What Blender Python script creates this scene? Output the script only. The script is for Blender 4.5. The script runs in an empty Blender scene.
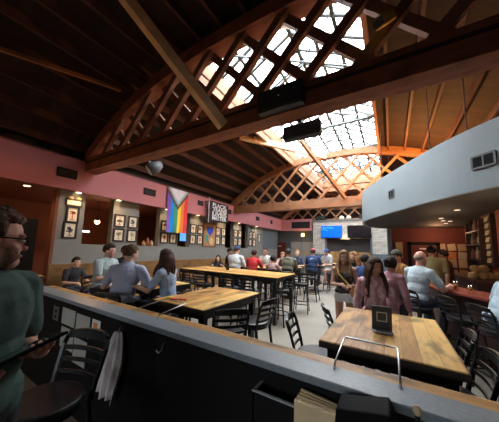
import bpy, math, random
from mathutils import Vector, Matrix, noise
random.seed(7)
PI = math.pi
S = bpy.context.scene
COL = S.collection

# ------------------------------------------------------------------ camera
cam_d = bpy.data.cameras.new('camera')
cam = bpy.data.objects.new('camera', cam_d)
COL.objects.link(cam)
F_PX, CY = 231.7, 220.8
yaw, pitch, roll = math.radians(31.41), math.radians(6.63), math.radians(1.73)
cam_d.sensor_width = 36.0
cam_d.sensor_fit = 'HORIZONTAL'
cam_d.lens = F_PX / 499 * 36
cam_d.shift_y = (CY - 211.0) / 499
cam_d.clip_start = 0.05
fw = Vector((-math.sin(yaw) * math.cos(pitch), math.cos(yaw) * math.cos(pitch), math.sin(pitch)))
r0 = Vector((math.cos(yaw), math.sin(yaw), 0))
u0 = r0.cross(fw)
rr = math.cos(roll) * r0 + math.sin(roll) * u0
uu = -math.sin(roll) * r0 + math.cos(roll) * u0
cam.matrix_world = Matrix(((rr.x, uu.x, -fw.x, 0), (rr.y, uu.y, -fw.y, 0), (rr.z, uu.z, -fw.z, 1.70), (0, 0, 0, 1)))
S.camera = cam

# ------------------------------------------------------------------ sky, exposure, daylight
S.view_settings.view_transform = 'Standard'
S.view_settings.look = 'None'
S.view_settings.gamma = 1.0
S.view_settings.use_curve_mapping = False
S.view_settings.exposure = 0.8
w = bpy.data.worlds.new('sky'); S.world = w
w.use_nodes = True
wn = w.node_tree; bg = wn.nodes['Background']
bg.inputs['Strength'].default_value = 14.0
wtc = wn.nodes.new('ShaderNodeTexCoord'); wsp = wn.nodes.new('ShaderNodeSeparateXYZ'); wr_ = wn.nodes.new('ShaderNodeValToRGB')
wn.links.new(wtc.outputs['Generated'], wsp.inputs[0]); wn.links.new(wsp.outputs['Z'], wr_.inputs['Fac'])
wr_.color_ramp.elements[0].position = 0.0; wr_.color_ramp.elements[0].color = (.05, .048, .045, 1)      # street below the horizon
wr_.color_ramp.elements[1].position = .06; wr_.color_ramp.elements[1].color = (.90, .96, 1.0, 1)       # bright overcast
wn.links.new(wr_.outputs['Color'], bg.inputs['Color'])

def area_light(name, loc, size, power, color, aim=(0, 0, -1), portal=False, sy=None):
    d = bpy.data.lights.new(name, 'AREA'); d.energy = power; d.color = color
    d.shape = 'RECTANGLE'; d.size = size; d.size_y = sy or size
    if portal: d.cycles.is_portal = True
    o = bpy.data.objects.new(name, d); COL.objects.link(o)
    o.location = loc
    o.rotation_euler = Vector(aim).to_track_quat('-Z', 'Y').to_euler()
    return o
area_light('added_window_portal', (-1.5, -4.15, 1.95), 5.0, 1.0, (1, 1, 1), aim=(0, 1, 0), portal=True, sy=1.5)  # guides sky light through the unseen window added in the front wall
area_light('skylight_portal', (-2.0, 9.3, 7.6), 4.2, 1.0, (1, 1, 1), portal=True, sy=13.0)

def spot(name, loc, power, color, angle=100, aim=(0, 0, -1), rad=0.05, blend=.6):
    d = bpy.data.lights.new(name, 'SPOT'); d.energy = power; d.color = color
    d.spot_size = math.radians(angle); d.spot_blend = blend; d.shadow_soft_size = rad
    o = bpy.data.objects.new(name, d); COL.objects.link(o); o.location = loc
    o.rotation_euler = Vector(aim).to_track_quat('-Z', 'Y').to_euler()
    return o
def point(name, loc, power, color, rad=.06):
    d = bpy.data.lights.new(name, 'POINT'); d.energy = power; d.color = color; d.shadow_soft_size = rad
    o = bpy.data.objects.new(name, d); COL.objects.link(o); o.location = loc
    return o

# ------------------------------------------------------------------ materials
MATS = {}
def mat(name, col=(.5, .5, .5), rough=.6, metal=0.0, noise_amt=0.0, noise_scale=8.0, emit=None, estr=0.0, spec=.5, bump=0.0, bscale=40):
    if name in MATS: return MATS[name]
    m = bpy.data.materials.new(name); m.use_nodes = True
    nt = m.node_tree; b = nt.nodes['Principled BSDF']
    b.inputs['Roughness'].default_value = rough
    b.inputs['Metallic'].default_value = metal
    b.inputs['Specular IOR Level'].default_value = spec
    b.inputs['Base Color'].default_value = (*col, 1)
    tc = nt.nodes.new('ShaderNodeTexCoord')
    if noise_amt > 0:
        n = nt.nodes.new('ShaderNodeTexNoise'); n.inputs['Scale'].default_value = noise_scale; n.inputs['Detail'].default_value = 5
        nt.links.new(tc.outputs['Object'], n.inputs['Vector'])
        r = nt.nodes.new('ShaderNodeValToRGB')
        r.color_ramp.elements[0].position = .3; r.color_ramp.elements[1].position = .7
        r.color_ramp.elements[0].color = (*[c * (1 - noise_amt) for c in col], 1)
        r.color_ramp.elements[1].color = (*[min(1, c * (1 + noise_amt)) for c in col], 1)
        nt.links.new(n.outputs['Fac'], r.inputs['Fac']); nt.links.new(r.outputs['Color'], b.inputs['Base Color'])
    if bump > 0:
        n2 = nt.nodes.new('ShaderNodeTexNoise'); n2.inputs['Scale'].default_value = bscale; n2.inputs['Detail'].default_value = 4
        nt.links.new(tc.outputs['Object'], n2.inputs['Vector'])
        bp = nt.nodes.new('ShaderNodeBump'); bp.inputs['Strength'].default_value = bump; bp.inputs['Distance'].default_value = .02
        nt.links.new(n2.outputs['Fac'], bp.inputs['Height']); nt.links.new(bp.outputs['Normal'], b.inputs['Normal'])
    if emit:
        b.inputs['Emission Color'].default_value = (*emit, 1); b.inputs['Emission Strength'].default_value = estr
    MATS[name] = m
    return m

def wood(name, cols, plank=.14, axis='Y', rough=.4, grain=(1, 1, 1), stain=.5, gapw=.02):
    """planks running along axis; a tone per plank, grain streaks and knots"""
    if name in MATS: return MATS[name]
    m = bpy.data.materials.new(name); m.use_nodes = True
    nt = m.node_tree; b = nt.nodes['Principled BSDF']; L = nt.links.new
    b.inputs['Roughness'].default_value = rough
    tc = nt.nodes.new('ShaderNodeTexCoord'); sx = nt.nodes.new('ShaderNodeSeparateXYZ'); L(tc.outputs['Object'], sx.inputs[0])
    across = 'X' if axis == 'Y' else 'Y'
    def M(op, a, bb=None):
        n = nt.nodes.new('ShaderNodeMath'); n.operation = op
        if isinstance(a, (int, float)): n.inputs[0].default_value = a
        else: L(a, n.inputs[0])
        if bb is not None:
            if isinstance(bb, (int, float)): n.inputs[1].default_value = bb
            else: L(bb, n.inputs[1])
        return n.outputs[0]
    q = M('DIVIDE', sx.outputs[across], plank)
    fl = M('FLOOR', q)
    wn = nt.nodes.new('ShaderNodeTexWhiteNoise'); wn.noise_dimensions = '1D'; L(fl, wn.inputs['W'])
    ofs = M('MULTIPLY', wn.outputs['Value'], 37.0)
    mp = nt.nodes.new('ShaderNodeCombineXYZ')
    k = (14.0, 1.3)
    L(M('MULTIPLY', sx.outputs[across], k[0]), mp.inputs[0])
    L(M('ADD', M('MULTIPLY', sx.outputs[axis], k[1]), ofs), mp.inputs[1])
    L(M('MULTIPLY', sx.outputs['Z'], 8.0), mp.inputs[2])
    n = nt.nodes.new('ShaderNodeTexNoise'); n.inputs['Scale'].default_value = 2.2; n.inputs['Detail'].default_value = 7; n.inputs['Roughness'].default_value = .65
    L(mp.outputs[0], n.inputs['Vector'])
    f = M('ADD', M('MULTIPLY', wn.outputs['Value'], .45), M('MULTIPLY', n.outputs['Fac'], .62))
    r = nt.nodes.new('ShaderNodeValToRGB')
    els = r.color_ramp.elements
    els[0].position = .22; els[0].color = (*cols[0], 1); els[1].position = .85; els[1].color = (*cols[2], 1)
    e = els.new(.5); e.color = (*cols[1], 1)
    L(f, r.inputs['Fac'])
    # dark stains
    n2 = nt.nodes.new('ShaderNodeTexNoise'); n2.inputs['Scale'].default_value = 5; n2.inputs['Detail'].default_value = 6
    mp2 = nt.nodes.new('ShaderNodeMapping'); L(tc.outputs['Object'], mp2.inputs[0])
    mp2.inputs['Scale'].default_value = (1.6, .7, 1) if axis == 'Y' else (.7, 1.6, 1)
    L(mp2.outputs[0], n2.inputs['Vector'])
    r2 = nt.nodes.new('ShaderNodeValToRGB'); r2.color_ramp.elements[0].position = .36; r2.color_ramp.elements[1].position = .5
    r2.color_ramp.elements[0].color = (1 - stain, 1 - stain, 1 - stain, 1)
    L(n2.outputs['Fac'], r2.inputs['Fac'])
    mx = nt.nodes.new('ShaderNodeMixRGB'); mx.blend_type = 'MULTIPLY'; mx.inputs[0].default_value = 1
    L(r.outputs['Color'], mx.inputs[1]); L(r2.outputs['Color'], mx.inputs[2])
    fr = M('FRACT', q)
    gap = M('GREATER_THAN', fr, gapw)
    mx2 = nt.nodes.new('ShaderNodeMixRGB'); mx2.blend_type = 'MIX'
    L(gap, mx2.inputs[0]); mx2.inputs[1].default_value = (*[c * .35 for c in cols[0]], 1); L(mx.outputs[0], mx2.inputs[2])
    L(mx2.outputs[0], b.inputs['Base Color']); b.inputs['Specular IOR Level'].default_value = .3
    MATS[name] = m
    return m

def brick(name, c1, c2, mortar, scale=1.0, rough=.8, bw=.3, bh=.1, msize=.012, bump=.4, plane='XZ'):
    if name in MATS: return MATS[name]
    m = bpy.data.materials.new(name); m.use_nodes = True
    nt = m.node_tree; b = nt.nodes['Principled BSDF']; L = nt.links.new
    b.inputs['Roughness'].default_value = rough
    tc = nt.nodes.new('ShaderNodeTexCoord'); sx = nt.nodes.new('ShaderNodeSeparateXYZ'); cx = nt.nodes.new('ShaderNodeCombineXYZ')
    L(tc.outputs['Object'], sx.inputs[0]); L(sx.outputs[plane[0]], cx.inputs[0]); L(sx.outputs[plane[1]], cx.inputs[1])
    t = nt.nodes.new('ShaderNodeTexBrick'); L(cx.outputs[0], t.inputs['Vector'])
    t.inputs['Color1'].default_value = (*c1, 1); t.inputs['Color2'].default_value = (*c2, 1); t.inputs['Mortar'].default_value = (*mortar, 1)
    t.inputs['Scale'].default_value = scale; t.inputs['Brick Width'].default_value = bw; t.inputs['Row Height'].default_value = bh
    t.inputs['Mortar Size'].default_value = msize
    n = nt.nodes.new('ShaderNodeTexNoise'); n.inputs['Scale'].default_value = 6; L(tc.outputs['Object'], n.inputs['Vector'])
    mx = nt.nodes.new('ShaderNodeMixRGB'); mx.blend_type = 'MULTIPLY'; mx.inputs[0].default_value = .5
    L(t.outputs['Color'], mx.inputs[1]); L(n.outputs['Color'], mx.inputs[2]); L(mx.outputs[0], b.inputs['Base Color'])
    mx.inputs[0].default_value = .25
    bp = nt.nodes.new('ShaderNodeBump'); bp.inputs['Strength'].default_value = bump; bp.inputs['Distance'].default_value = .02
    L(t.outputs['Fac'], bp.inputs['Height']); bp.invert = True; L(bp.outputs['Normal'], b.inputs['Normal'])
    MATS[name] = m
    return m

def glass(name, tint=(1, 1, 1), gloss=.06):
    if name in MATS: return MATS[name]
    m = bpy.data.materials.new(name); m.use_nodes = True
    nt = m.node_tree; nt.nodes.clear()
    o = nt.nodes.new('ShaderNodeOutputMaterial'); t = nt.nodes.new('ShaderNodeBsdfTransparent'); g = nt.nodes.new('ShaderNodeBsdfGlossy')
    t.inputs[0].default_value = (*tint, 1); g.inputs['Roughness'].default_value = .05
    mx = nt.nodes.new('ShaderNodeMixShader'); mx.inputs[0].default_value = gloss
    nt.links.new(t.outputs[0], mx.inputs[1]); nt.links.new(g.outputs[0], mx.inputs[2]); nt.links.new(mx.outputs[0], o.inputs[0])
    MATS[name] = m
    return m

blackmetal = mat('black_metal', (.012, .012, .013), .38, .0, spec=.5)
blackvinyl = mat('black_vinyl', (.014, .014, .016), .36)
blackpaint = mat('black_paint', (.006, .006, .007), .7, spec=.2)
ledgegrey = mat('grey_laminate', (.215, .255, .285), .40, noise_amt=.12, noise_scale=60)
pink = mat('pink_paint', (.47, .175, .19), .75, noise_amt=.04, noise_scale=2)
greypaint = mat('grey_paint', (.20, .20, .185), .75, noise_amt=.05, noise_scale=2)
bluegrey = mat('blue_grey_paint', (.10, .125, .145), .7)
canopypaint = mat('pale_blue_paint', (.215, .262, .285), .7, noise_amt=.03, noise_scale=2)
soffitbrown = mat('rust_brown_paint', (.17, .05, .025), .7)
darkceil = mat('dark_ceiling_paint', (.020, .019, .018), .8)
redpaint = mat('brick_red_paint', (.13, .027, .02), .7, noise_amt=.1, noise_scale=2)
concrete = mat('concrete', (.235, .21, .175), .5, noise_amt=.10, noise_scale=1.5)
truss_m = wood('timber_beam', ((.22, .078, .045), (.31, .115, .066), (.40, .16, .092)), plank=.9, axis='X', rough=.65, stain=.35, gapw=0)
lattice_m = mat('timber_lattice', (.20, .085, .05), .7, noise_amt=.25, noise_scale=5)
pine_m = mat('pale_pine', (.74, .47, .25), .65, noise_amt=.18, noise_scale=5)
deck_m = wood('roof_board', ((.013, .006, .004), (.022, .009, .005), (.034, .014, .008)), plank=.14, axis='X', rough=.8, stain=.3)
joist_m = mat('joist_wood', (.062, .021, .011), .75, noise_amt=.25, noise_scale=4)
ply_m = wood('plywood', ((.20, .10, .04), (.25, .13, .05), (.30, .165, .065)), plank=1.2, axis='Y', rough=.6, stain=.1, gapw=.03)
table_m = wood('reclaimed_plank', ((.32, .13, .035), (.64, .34, .095), (.86, .57, .20)), plank=.10, axis='Y', rough=.42, stain=.6)
tablex_m = wood('reclaimed_plank_cross', ((.32, .13, .035), (.64, .34, .095), (.86, .57, .20)), plank=.10, axis='X', rough=.42, stain=.6)
bench_m = wood('bench_wood', ((.20, .10, .035), (.28, .15, .055), (.36, .20, .075)), plank=.12, axis='Y', rough=.5, stain=.3)
stone_m = brick('whitewashed_stone', (.66, .61, .54), (.44, .41, .37), (.36, .33, .30), bw=.32, bh=.11, msize=.012)
tile_m = brick('dark_tile', (.035, .038, .045), (.022, .024, .03), (.06, .06, .065), bw=.2, bh=.09, msize=.008, rough=.3)
mullion_m = mat('dark_mullion', (.06, .075, .075), .5)
steel_m = mat('brushed_steel', (.6, .6, .6), .3, 1.0)
white_m = mat('white_paper', (.75, .74, .70), .8)
glass_m = glass('clear_glass')
black_m = mat('black_plastic', (.004, .004, .0045), .7, spec=.12)

# ------------------------------------------------------------------ mesh builder
class MB:
    def __init__(s): s.v = []; s.f = []; s.mi = []; s.cur = 0
    def add(s, vs, fs):
        n = len(s.v); s.v += [tuple(p) for p in vs]
        for q in fs: s.f.append(tuple(i + n for i in q)); s.mi.append(s.cur)
    def box(s, c, d, rot=None):
        hx, hy, hz = d[0] / 2, d[1] / 2, d[2] / 2
        P = [Vector((x * hx, y * hy, z * hz)) for z in (-1, 1) for y in (-1, 1) for x in (-1, 1)]
        if rot is not None: P = [rot @ p for p in P]
        c = Vector(c)
        s.add([c + p for p in P], [(0, 2, 3, 1), (4, 5, 7, 6), (0, 1, 5, 4), (2, 6, 7, 3), (0, 4, 6, 2), (1, 3, 7, 5)])
        return s
    def b2(s, lo, hi):
        return s.box([(a + b) / 2 for a, b in zip(lo, hi)], [abs(b - a) for a, b in zip(lo, hi)])
    def bar(s, p0, p1, wd, ht, up=(0, 0, 1)):
        p0 = Vector(p0); p1 = Vector(p1); d = p1 - p0; L = d.length; y = d.normalized()
        upv = Vector(up)
        if abs(y.dot(upv)) > .98: upv = Vector((0, 1, 0))
        x = y.cross(upv).normalized(); z = x.cross(y)
        R = Matrix((x, y, z)).transposed()
        return s.box((p0 + p1) / 2, (wd, L, ht), R)
    def tube(s, pts, r, n=8, cap=True):
        pts = [Vector(p) for p in pts]; rs = r if isinstance(r, (list, tuple)) else [r] * len(pts)
        up = None; rings = []
        for i, p in enumerate(pts):
            t = (pts[min(i + 1, len(pts) - 1)] - pts[max(i - 1, 0)]).normalized()
            if up is None:
                up = Vector((0, 0, 1)) if abs(t.z) < .9 else Vector((1, 0, 0))
            x = t.cross(up).normalized(); up = x.cross(t).normalized()
            rings.append([p + rs[i] * (math.cos(a) * x + math.sin(a) * up) for a in [2 * PI * k / n for k in range(n)]])
        vs = [q for g in rings for q in g]; fs = []
        for i in range(len(pts) - 1):
            for k in range(n): fs.append((i * n + k, i * n + (k + 1) % n, (i + 1) * n + (k + 1) % n, (i + 1) * n + k))
        if cap:
            fs.append(tuple(range(n - 1, -1, -1))); m = (len(pts) - 1) * n; fs.append(tuple(m + k for k in range(n)))
        s.add(vs, fs); return s
    def lathe(s, prof, n=16, c=(0, 0, 0)):
        vs = []; fs = []
        for (r, z) in prof:
            for k in range(n): a = 2 * PI * k / n; vs.append((c[0] + r * math.cos(a), c[1] + r * math.sin(a), c[2] + z))
        for i in range(len(prof) - 1):
            for k in range(n): fs.append((i * n + k, i * n + (k + 1) % n, (i + 1) * n + (k + 1) % n, (i + 1) * n + k))
        fs.append(tuple(range(n - 1, -1, -1))); m = (len(prof) - 1) * n; fs.append(tuple(m + k for k in range(n)))
        s.add(vs, fs); return s
    def ell(s, c, rad, R=None, nu=16, nv=10):
        c = Vector(c); vs = []; fs = []
        for j in range(1, nv):
            t = PI * j / nv
            for k in range(nu):
                a = 2 * PI * k / nu
                p = Vector((rad[0] * math.sin(t) * math.cos(a), rad[1] * math.sin(t) * math.sin(a), rad[2] * math.cos(t)))
                vs.append(c + (R @ p if R is not None else p))
        top = len(vs); p = Vector((0, 0, rad[2])); p = R @ p if R is not None else p
        vs += [c + p, c - p]
        for j in range(nv - 2):
            for k in range(nu): fs.append((j * nu + k, (j + 1) * nu + k, (j + 1) * nu + (k + 1) % nu, j * nu + (k + 1) % nu))
        for k in range(nu):
            fs.append((top, k, (k + 1) % nu)); m = (nv - 2) * nu; fs.append((top + 1, m + (k + 1) % nu, m + k))
        s.add(vs, fs); return s
    def rcone(s, p0, p1, a, b, n=12):
        """tapered capsule"""
        p0 = Vector(p0); p1 = Vector(p1); d = (p1 - p0)
        L = max(d.length, 1e-5); t = d / L
        pts = []; rs = []
        for k in range(5):
            th = PI / 2 * (1 - k / 4); pts.append(p0 - t * a * math.sin(th)); rs.append(max(a * math.cos(th), 1e-4))
        for k in range(5):
            th = PI / 2 * k / 4; pts.append(p1 + t * b * math.sin(th)); rs.append(max(b * math.cos(th), 1e-4))
        return s.tube(pts, rs, n)
    def prism(s, poly, z0, z1):
        n = len(poly)
        vs = [(p[0], p[1], z0) for p in poly] + [(p[0], p[1], z1) for p in poly]
        fs = [tuple(range(n - 1, -1, -1)), tuple(range(n, 2 * n))] + [(i, (i + 1) % n, n + (i + 1) % n, n + i) for i in range(n)]
        s.add(vs, fs); return s
    def mesh(s, name):
        me = bpy.data.meshes.new(name); me.from_pydata(s.v, [], s.f); me.update()
        return me
    def build(s, name, m, parent=None, smooth=False, bevel=0.0, loc=None):
        me = s.mesh(name)
        ms = m if isinstance(m, (list, tuple)) else [m]
        for q in ms: me.materials.append(q)
        if len(ms) > 1: me.polygons.foreach_set('material_index', s.mi)
        if smooth: me.polygons.foreach_set('use_smooth', [True] * len(me.polygons))
        o = bpy.data.objects.new(name, me); COL.objects.link(o)
        if parent is not None: o.parent = parent
        if loc: o.location = loc
        if bevel:
            b = o.modifiers.new('bevel', 'BEVEL'); b.width = bevel; b.segments = 2; b.limit_method = 'ANGLE'
        return o

def tag(o, label=None, cat=None, group=None, kind=None):
    if label: o['label'] = label
    if cat: o['category'] = cat
    if group: o['group'] = group
    if kind: o['kind'] = kind
    return o
def thing(name, label, cat, loc=(0, 0, 0), rz=0.0, group=None):
    o = bpy.data.objects.new(name, None); COL.objects.link(o)
    o.empty_display_size = .1
    o.location = loc; o.rotation_euler = (0, 0, rz)
    return tag(o, label, cat, group)
def struct(name):
    o = bpy.data.objects.new(name, None); COL.objects.link(o); o['kind'] = 'structure'; return o
def sbox(name, lo, hi, m, parent=None):
    o = MB().b2(lo, hi).build(name, m, parent)
    if parent is None: o['kind'] = 'structure'
    return o
def kids(o): return [c for c in o.children]
def copy_tree(o, parent=None):
    c = o.copy(); COL.objects.link(c)
    c.parent = parent
    for ch in kids(o): copy_tree(ch, c)
    return c
def dup(o, label, loc, rz, group=None):
    c = copy_tree(o); c.location = loc; c.rotation_euler = (0, 0, rz); c['label'] = label
    if group: c['group'] = group
    return c
TMP = bpy.data.scenes.new('workbench')
def solid_from(me_src_mb, name, m, voxel, smooth_it, parent=None):
    """join overlapping solids into one continuous skin"""
    me = me_src_mb.mesh(name); o = bpy.data.objects.new(name, me); TMP.collection.objects.link(o)
    r = o.modifiers.new('r', 'REMESH'); r.mode = 'VOXEL'; r.voxel_size = voxel
    if smooth_it:
        sm = o.modifiers.new('s', 'SMOOTH'); sm.factor = .5; sm.iterations = smooth_it
    vl = TMP.view_layers[0]; vl.update()
    new = bpy.data.meshes.new_from_object(o.evaluated_get(vl.depsgraph))
    TMP.collection.objects.unlink(o); COL.objects.link(o)
    o.modifiers.clear(); o.data = new; bpy.data.meshes.remove(me)
    new.name = name
    new.materials.clear(); new.materials.append(m)
    new.polygons.foreach_set('use_smooth', [True] * len(new.polygons))
    if parent is not None: o.parent = parent
    return o
#@@ROOM
#@@PEOPLE
# ------------------------------------------------------------------ room shell
XC, HALF = -2.0, 5.3
def arc(x, rise=1.7, base=3.85):
    return base + rise * (1 - min(1, abs(x - XC) / HALF) ** 2.4)
sbox('floor', (-10.6, -4.1, -.1), (3.3, 17.2, 0), concrete)
wf = struct('wall_front')
for lo, hi in (((-10.6, -4.2, 0), (-4.0, -4.0, 6.2)), ((1.0, -4.2, 0), (3.3, -4.0, 6.2)), ((-4.0, -4.2, 0), (1.0, -4.0, 1.2)), ((-4.0, -4.2, 2.7), (1.0, -4.0, 6.2))): MB().b2(lo, hi).build('front_panel', darkceil, wf)
w2 = struct('added_window')  # unseen window added behind the camera to light faces and the counter front
f = MB(); f.b2((-4.0, -4.15, 1.2), (1.0, -4.05, 1.26)); f.b2((-4.0, -4.15, 2.64), (1.0, -4.05, 2.7))
for x in (-4.0, -2.36, -.7, .94): f.b2((x, -4.15, 1.2), (x + .06, -4.05, 2.7))
f.build('added_window_frame', blackpaint, w2)
MB().b2((-4.0, -4.11, 1.2), (1.0, -4.10, 2.7)).build('added_window_pane', glass('tinted_glass', (.42, .42, .42)), w2)
sbox('wall_right', (3.2, -4.0, 0), (3.4, 17.2, 4.4), redpaint)
wl = struct('wall_left')
SK = -7.3
MB().b2((SK - .2, 2.47, 0), (SK, 16.1, 1.66)).build('knee_wall', greypaint, wl)
for a, b in ((2.47, 3.08), (3.86, 4.72), (5.56, 6.45), (7.09, 8.0), (8.8, 9.6), (10.3, 11.1), (11.8, 13.7)):
    MB().b2((SK - .2, a, 1.66), (SK, b, 3.06)).build('pier', greypaint, wl)
MB().b2((SK - .2, 8.0, 1.66), (SK - .02, 8.8, 3.06)).build('infill_panel', greypaint, wl)
MB().b2((SK - .22, 2.40, 0), (SK + .02, 2.47, 3.06)).build('door_jamb', mat('rust_trim', (.16, .05, .022), .7), wl)
MB().b2((SK - .2, 13.7, 1.66), (SK, 16.1, 3.06)).build('end_wall', bluegrey, wl)
MB().b2((-10.7, -4.0, 0), (-10.5, 17.2, 3.06)).build('alcove_wall', soffitbrown, wl)
MB().b2((-7.12, -4.0, 3.04), (-7.0, 16.1, 3.86)).build('bulkhead', pink, wl)
MB().b2((-7.02, -4.0, 3.86), (-6.98, 16.1, 3.89)).build('bulkhead_cap', mat('dark_red_cap', (.2, .05, .05), .7), wl)
MB().b2((-7.5, -4.0, 3.86), (-7.3, 17.0, 4.5)).build('upper_wall', darkceil, wl)
MB().b2((-7.5, -4.0, 3.88), (-6.99, 16.1, 3.91)).build('bulkhead_top', darkceil, wl)
wb = struct('wall_back')
MB().b2((-10.6, 17.0, 0), (3.3, 17.2, 3.2)).build('lower_wall', bluegrey, wb)
MB().b2((-7.0, 16.1, 3.04), (-4.72, 16.3, 3.86)).build('bulkhead_return', pink, wb)
MB().b2((-7.0, 16.3, 3.04), (-4.6, 17.0, 3.12)).build('return_soffit', soffitbrown, wb)
for k in range(9):
    x0 = -7.5 + k * 1.2
    MB().b2((x0, 17.0, 3.2), (x0 + 1.2, 17.15, 4.55)).build('gable_panel', deck_m, wb)
    MB().b2((x0, 17.0, 4.55), (x0 + 1.19, 17.15, 7.4)).build('gable_panel', ply_m if 3 <= k <= 5 else deck_m, wb)
sbox('ceiling_alcove', (-10.6, -4.0, 3.06), (-7.1, 17.0, 3.2), soffitbrown)

# roof deck of curved boards with joists, open along the middle for the skylight
roof = struct('ceiling')
SX0, SX1, SY0, SY1 = -3.7, -.3, 3.35, 15.4
xs = [-7.45 + i * (10.75 / 40) for i in range(41)]
def deck(x): return arc(x) + .30
def strip(mb, xa, xb, ya, yb):
    za, zb = deck(xa), deck(xb)
    mb.add([(xa, ya, za), (xb, ya, zb), (xb, yb, zb), (xa, yb, za), (xa, ya, za + .06), (xb, ya, zb + .06), (xb, yb, zb + .06), (xa, yb, za + .06)],
           [(0, 3, 2, 1), (4, 5, 6, 7), (0, 1, 5, 4), (1, 2, 6, 5), (2, 3, 7, 6), (3, 0, 4, 7)])
mb = MB()
pts = sorted(xs + [SX0, SX1])
for a, b in zip(pts, pts[1:]):
    if b - a < 1e-4: continue
    if a >= SX0 - 1e-6 and b <= SX1 + 1e-6:
        strip(mb, a, b, -4.1, SY0); strip(mb, a, b, SY1, 17.1)
    else: strip(mb, a, b, -4.1, 17.1)
mb.build('roof_deck', deck_m, roof)
for i in range(21):
    x = -7.1 + i * .51
    segs = [(-4.0, SY0), (SY1, 17.0)] if SX0 < x < SX1 else [(-4.0, 17.0)]
    for a, b in segs:
        MB().b2((x - .03, a, arc(x) + .14), (x + .03, b, arc(x) + .31)).build('roof_joist', joist_m, roof)
# side of the roof at the right, above the canopy
MB().b2((3.1, -4, 3.6), (3.25, 17, 4.6)).build('eave_board', deck_m, roof)

# ------------------------------------------------------------------ skylight
sky = struct('window_1')
zb = deck(SX0) - .22
zt = 6.2
well = mat('well_timber', (.30, .14, .07), .7, noise_amt=.2, noise_scale=3)
MB().b2((SX0 - .08, SY0 - .08, zb), (SX0, SY1 + .08, zt)).build('well_board', well, sky)
MB().b2((SX1, SY0 - .08, zb), (SX1 + .08, SY1 + .08, zt)).build('well_board', well, sky)
MB().b2((SX0, SY0 - .08, zb), (SX1, SY0, zt)).build('well_board', well, sky)
MB().b2((SX0, SY1, zb), (SX1, SY1 + .08, zt)).build('well_board', well, sky)
RZ = 7.15
ml = MB()
rx = (SX0 + SX1) / 2
ml.b2((rx - .05, SY0, RZ - .06), (rx + .05, SY1, RZ + .04))
ny = 22
for i in range(ny + 1):
    y = SY0 + (SY1 - SY0) * i / ny
    ml.bar((SX0, y, zt), (rx, y, RZ), .085, .06); ml.bar((SX1, y, zt), (rx, y, RZ), .085, .06)
for t in (.33, .66):
    for sx_ in (SX0, SX1):
        x = sx_ + (rx - sx_) * t; z = zt + (RZ - zt) * t
        ml.b2((x - .04, SY0, z - .03), (x + .04, SY1, z + .03))
ml.build('mullion', mullion_m, sky)
# light steel ties inside the lantern
ty = MB()
for i in range(5):
    y0 = SY0 + .2 + i * 2.4; y1 = y0 + 2.4
    if y1 > SY1: y1 = SY1 - .05
    ty.tube([(SX0, y0, zt), (SX1, y0, zt)], .05, 6); ty.tube([(SX0, y0, zt), (rx, y0, RZ - .05)], .03, 6)
    ty.tube([(SX0, y0, zt), (SX1, y1, zt)], .024, 6); ty.tube([(SX1, y0, zt), (SX0, y1, zt)], .024, 6)
    ty.tube([(rx, y0, RZ - .05), (rx, y0, zt)], .02, 6)
    for sx_ in (SX0, SX1):
        ty.tube([(sx_, y0, zt), (rx, y1, RZ - .04)], .02, 6)
ty.build('steel_tie', mullion_m, sky)
gl = MB()
for sx_ in (SX0, SX1):
    gl.add([(sx_, SY0, zt + .03), (rx, SY0, RZ + .05), (rx, SY1, RZ + .05), (sx_, SY1, zt + .03)], [(0, 1, 2, 3)])
for y in (SY0, SY1):
    gl.add([(SX0, y, zt + .03), (SX1, y, zt + .03), (rx, y, RZ + .05)], [(0, 1, 2)])
gl.build('glazing', glass_m, sky)

# ------------------------------------------------------------------ trusses
def truss(y, th, zb0, zb1, rise, label, name='roof_truss', mchord=None, mlat=None, sp=.75, x_off=-6.35, groove_shade=False, wlat=.09):
    t = thing(name, label, 'roof truss', (XC, y, zb0))
    def P(x, yy, z): return (x - XC, yy, z - zb0)
    c = MB().b2(P(-7.25, -th / 2, zb0), P(3.1, th / 2, zb1)).build('bottom_chord', mchord, t, bevel=.01)
    if groove_shade:
        MB().b2(P(-7.0, -th / 2 - .008, zb1 - .15), P(3.1, -th / 2, zb1 - .10)).build('groove_shade', mat('groove_shadow', (.03, .014, .01), .9), c)  # raised strip; shade of the plank groove is put into its dark colour
    base = zb1 - .1
    def A(x): return arc(x, rise + 3.85 - base, base)
    m = MB(); n = 36
    xs = [-7.2 + 10.3 * i / n for i in range(n + 1)]
    tht = th * .95
    vs = []; fs = []
    for x in xs:
        z = A(x)
        sl = (A(x + .01) - A(x - .01)) / .02; k = math.sqrt(1 + min(sl * sl, 4)) * .13
        vs += [P(x, -tht / 2, z - k), P(x, tht / 2, z - k), P(x, tht / 2, z + k), P(x, -tht / 2, z + k)]
    for i in range(n):
        a = i * 4; b = a + 4
        for q in range(4): fs.append((a + q, a + (q + 1) % 4, b + (q + 1) % 4, b + q))
    fs += [(3, 2, 1, 0), (n * 4, n * 4 + 1, n * 4 + 2, n * 4 + 3)]
    m.add(vs, fs); m.build('top_chord', mchord, t)
    for sgn in (1, -1):
        k = -4 if sgn > 0 else 2
        for j in range(-12, 26):
            x0 = x_off + j * sp if sgn > 0 else x_off + .35 + j * sp
            # march up at 47 degrees from the bottom chord until the top chord is met
            pts = []
            for q in range(0, 121):
                zz = zb1 - .05 + q * .02; x = x0 + sgn * (q * .02) * .93
                if -7.1 < x < 3.0 and zz < A(x): pts.append((x, zz))
            if len(pts) < 8: continue
            a, b = pts[0], pts[-1]
            yy = (-.05 if sgn > 0 else .05)
            MB().bar(P(a[0], yy, a[1]), P(b[0], yy, b[1]), wlat, .085, up=(0, 1, 0)).build('lattice_strut', mlat, t)
    return t
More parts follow.
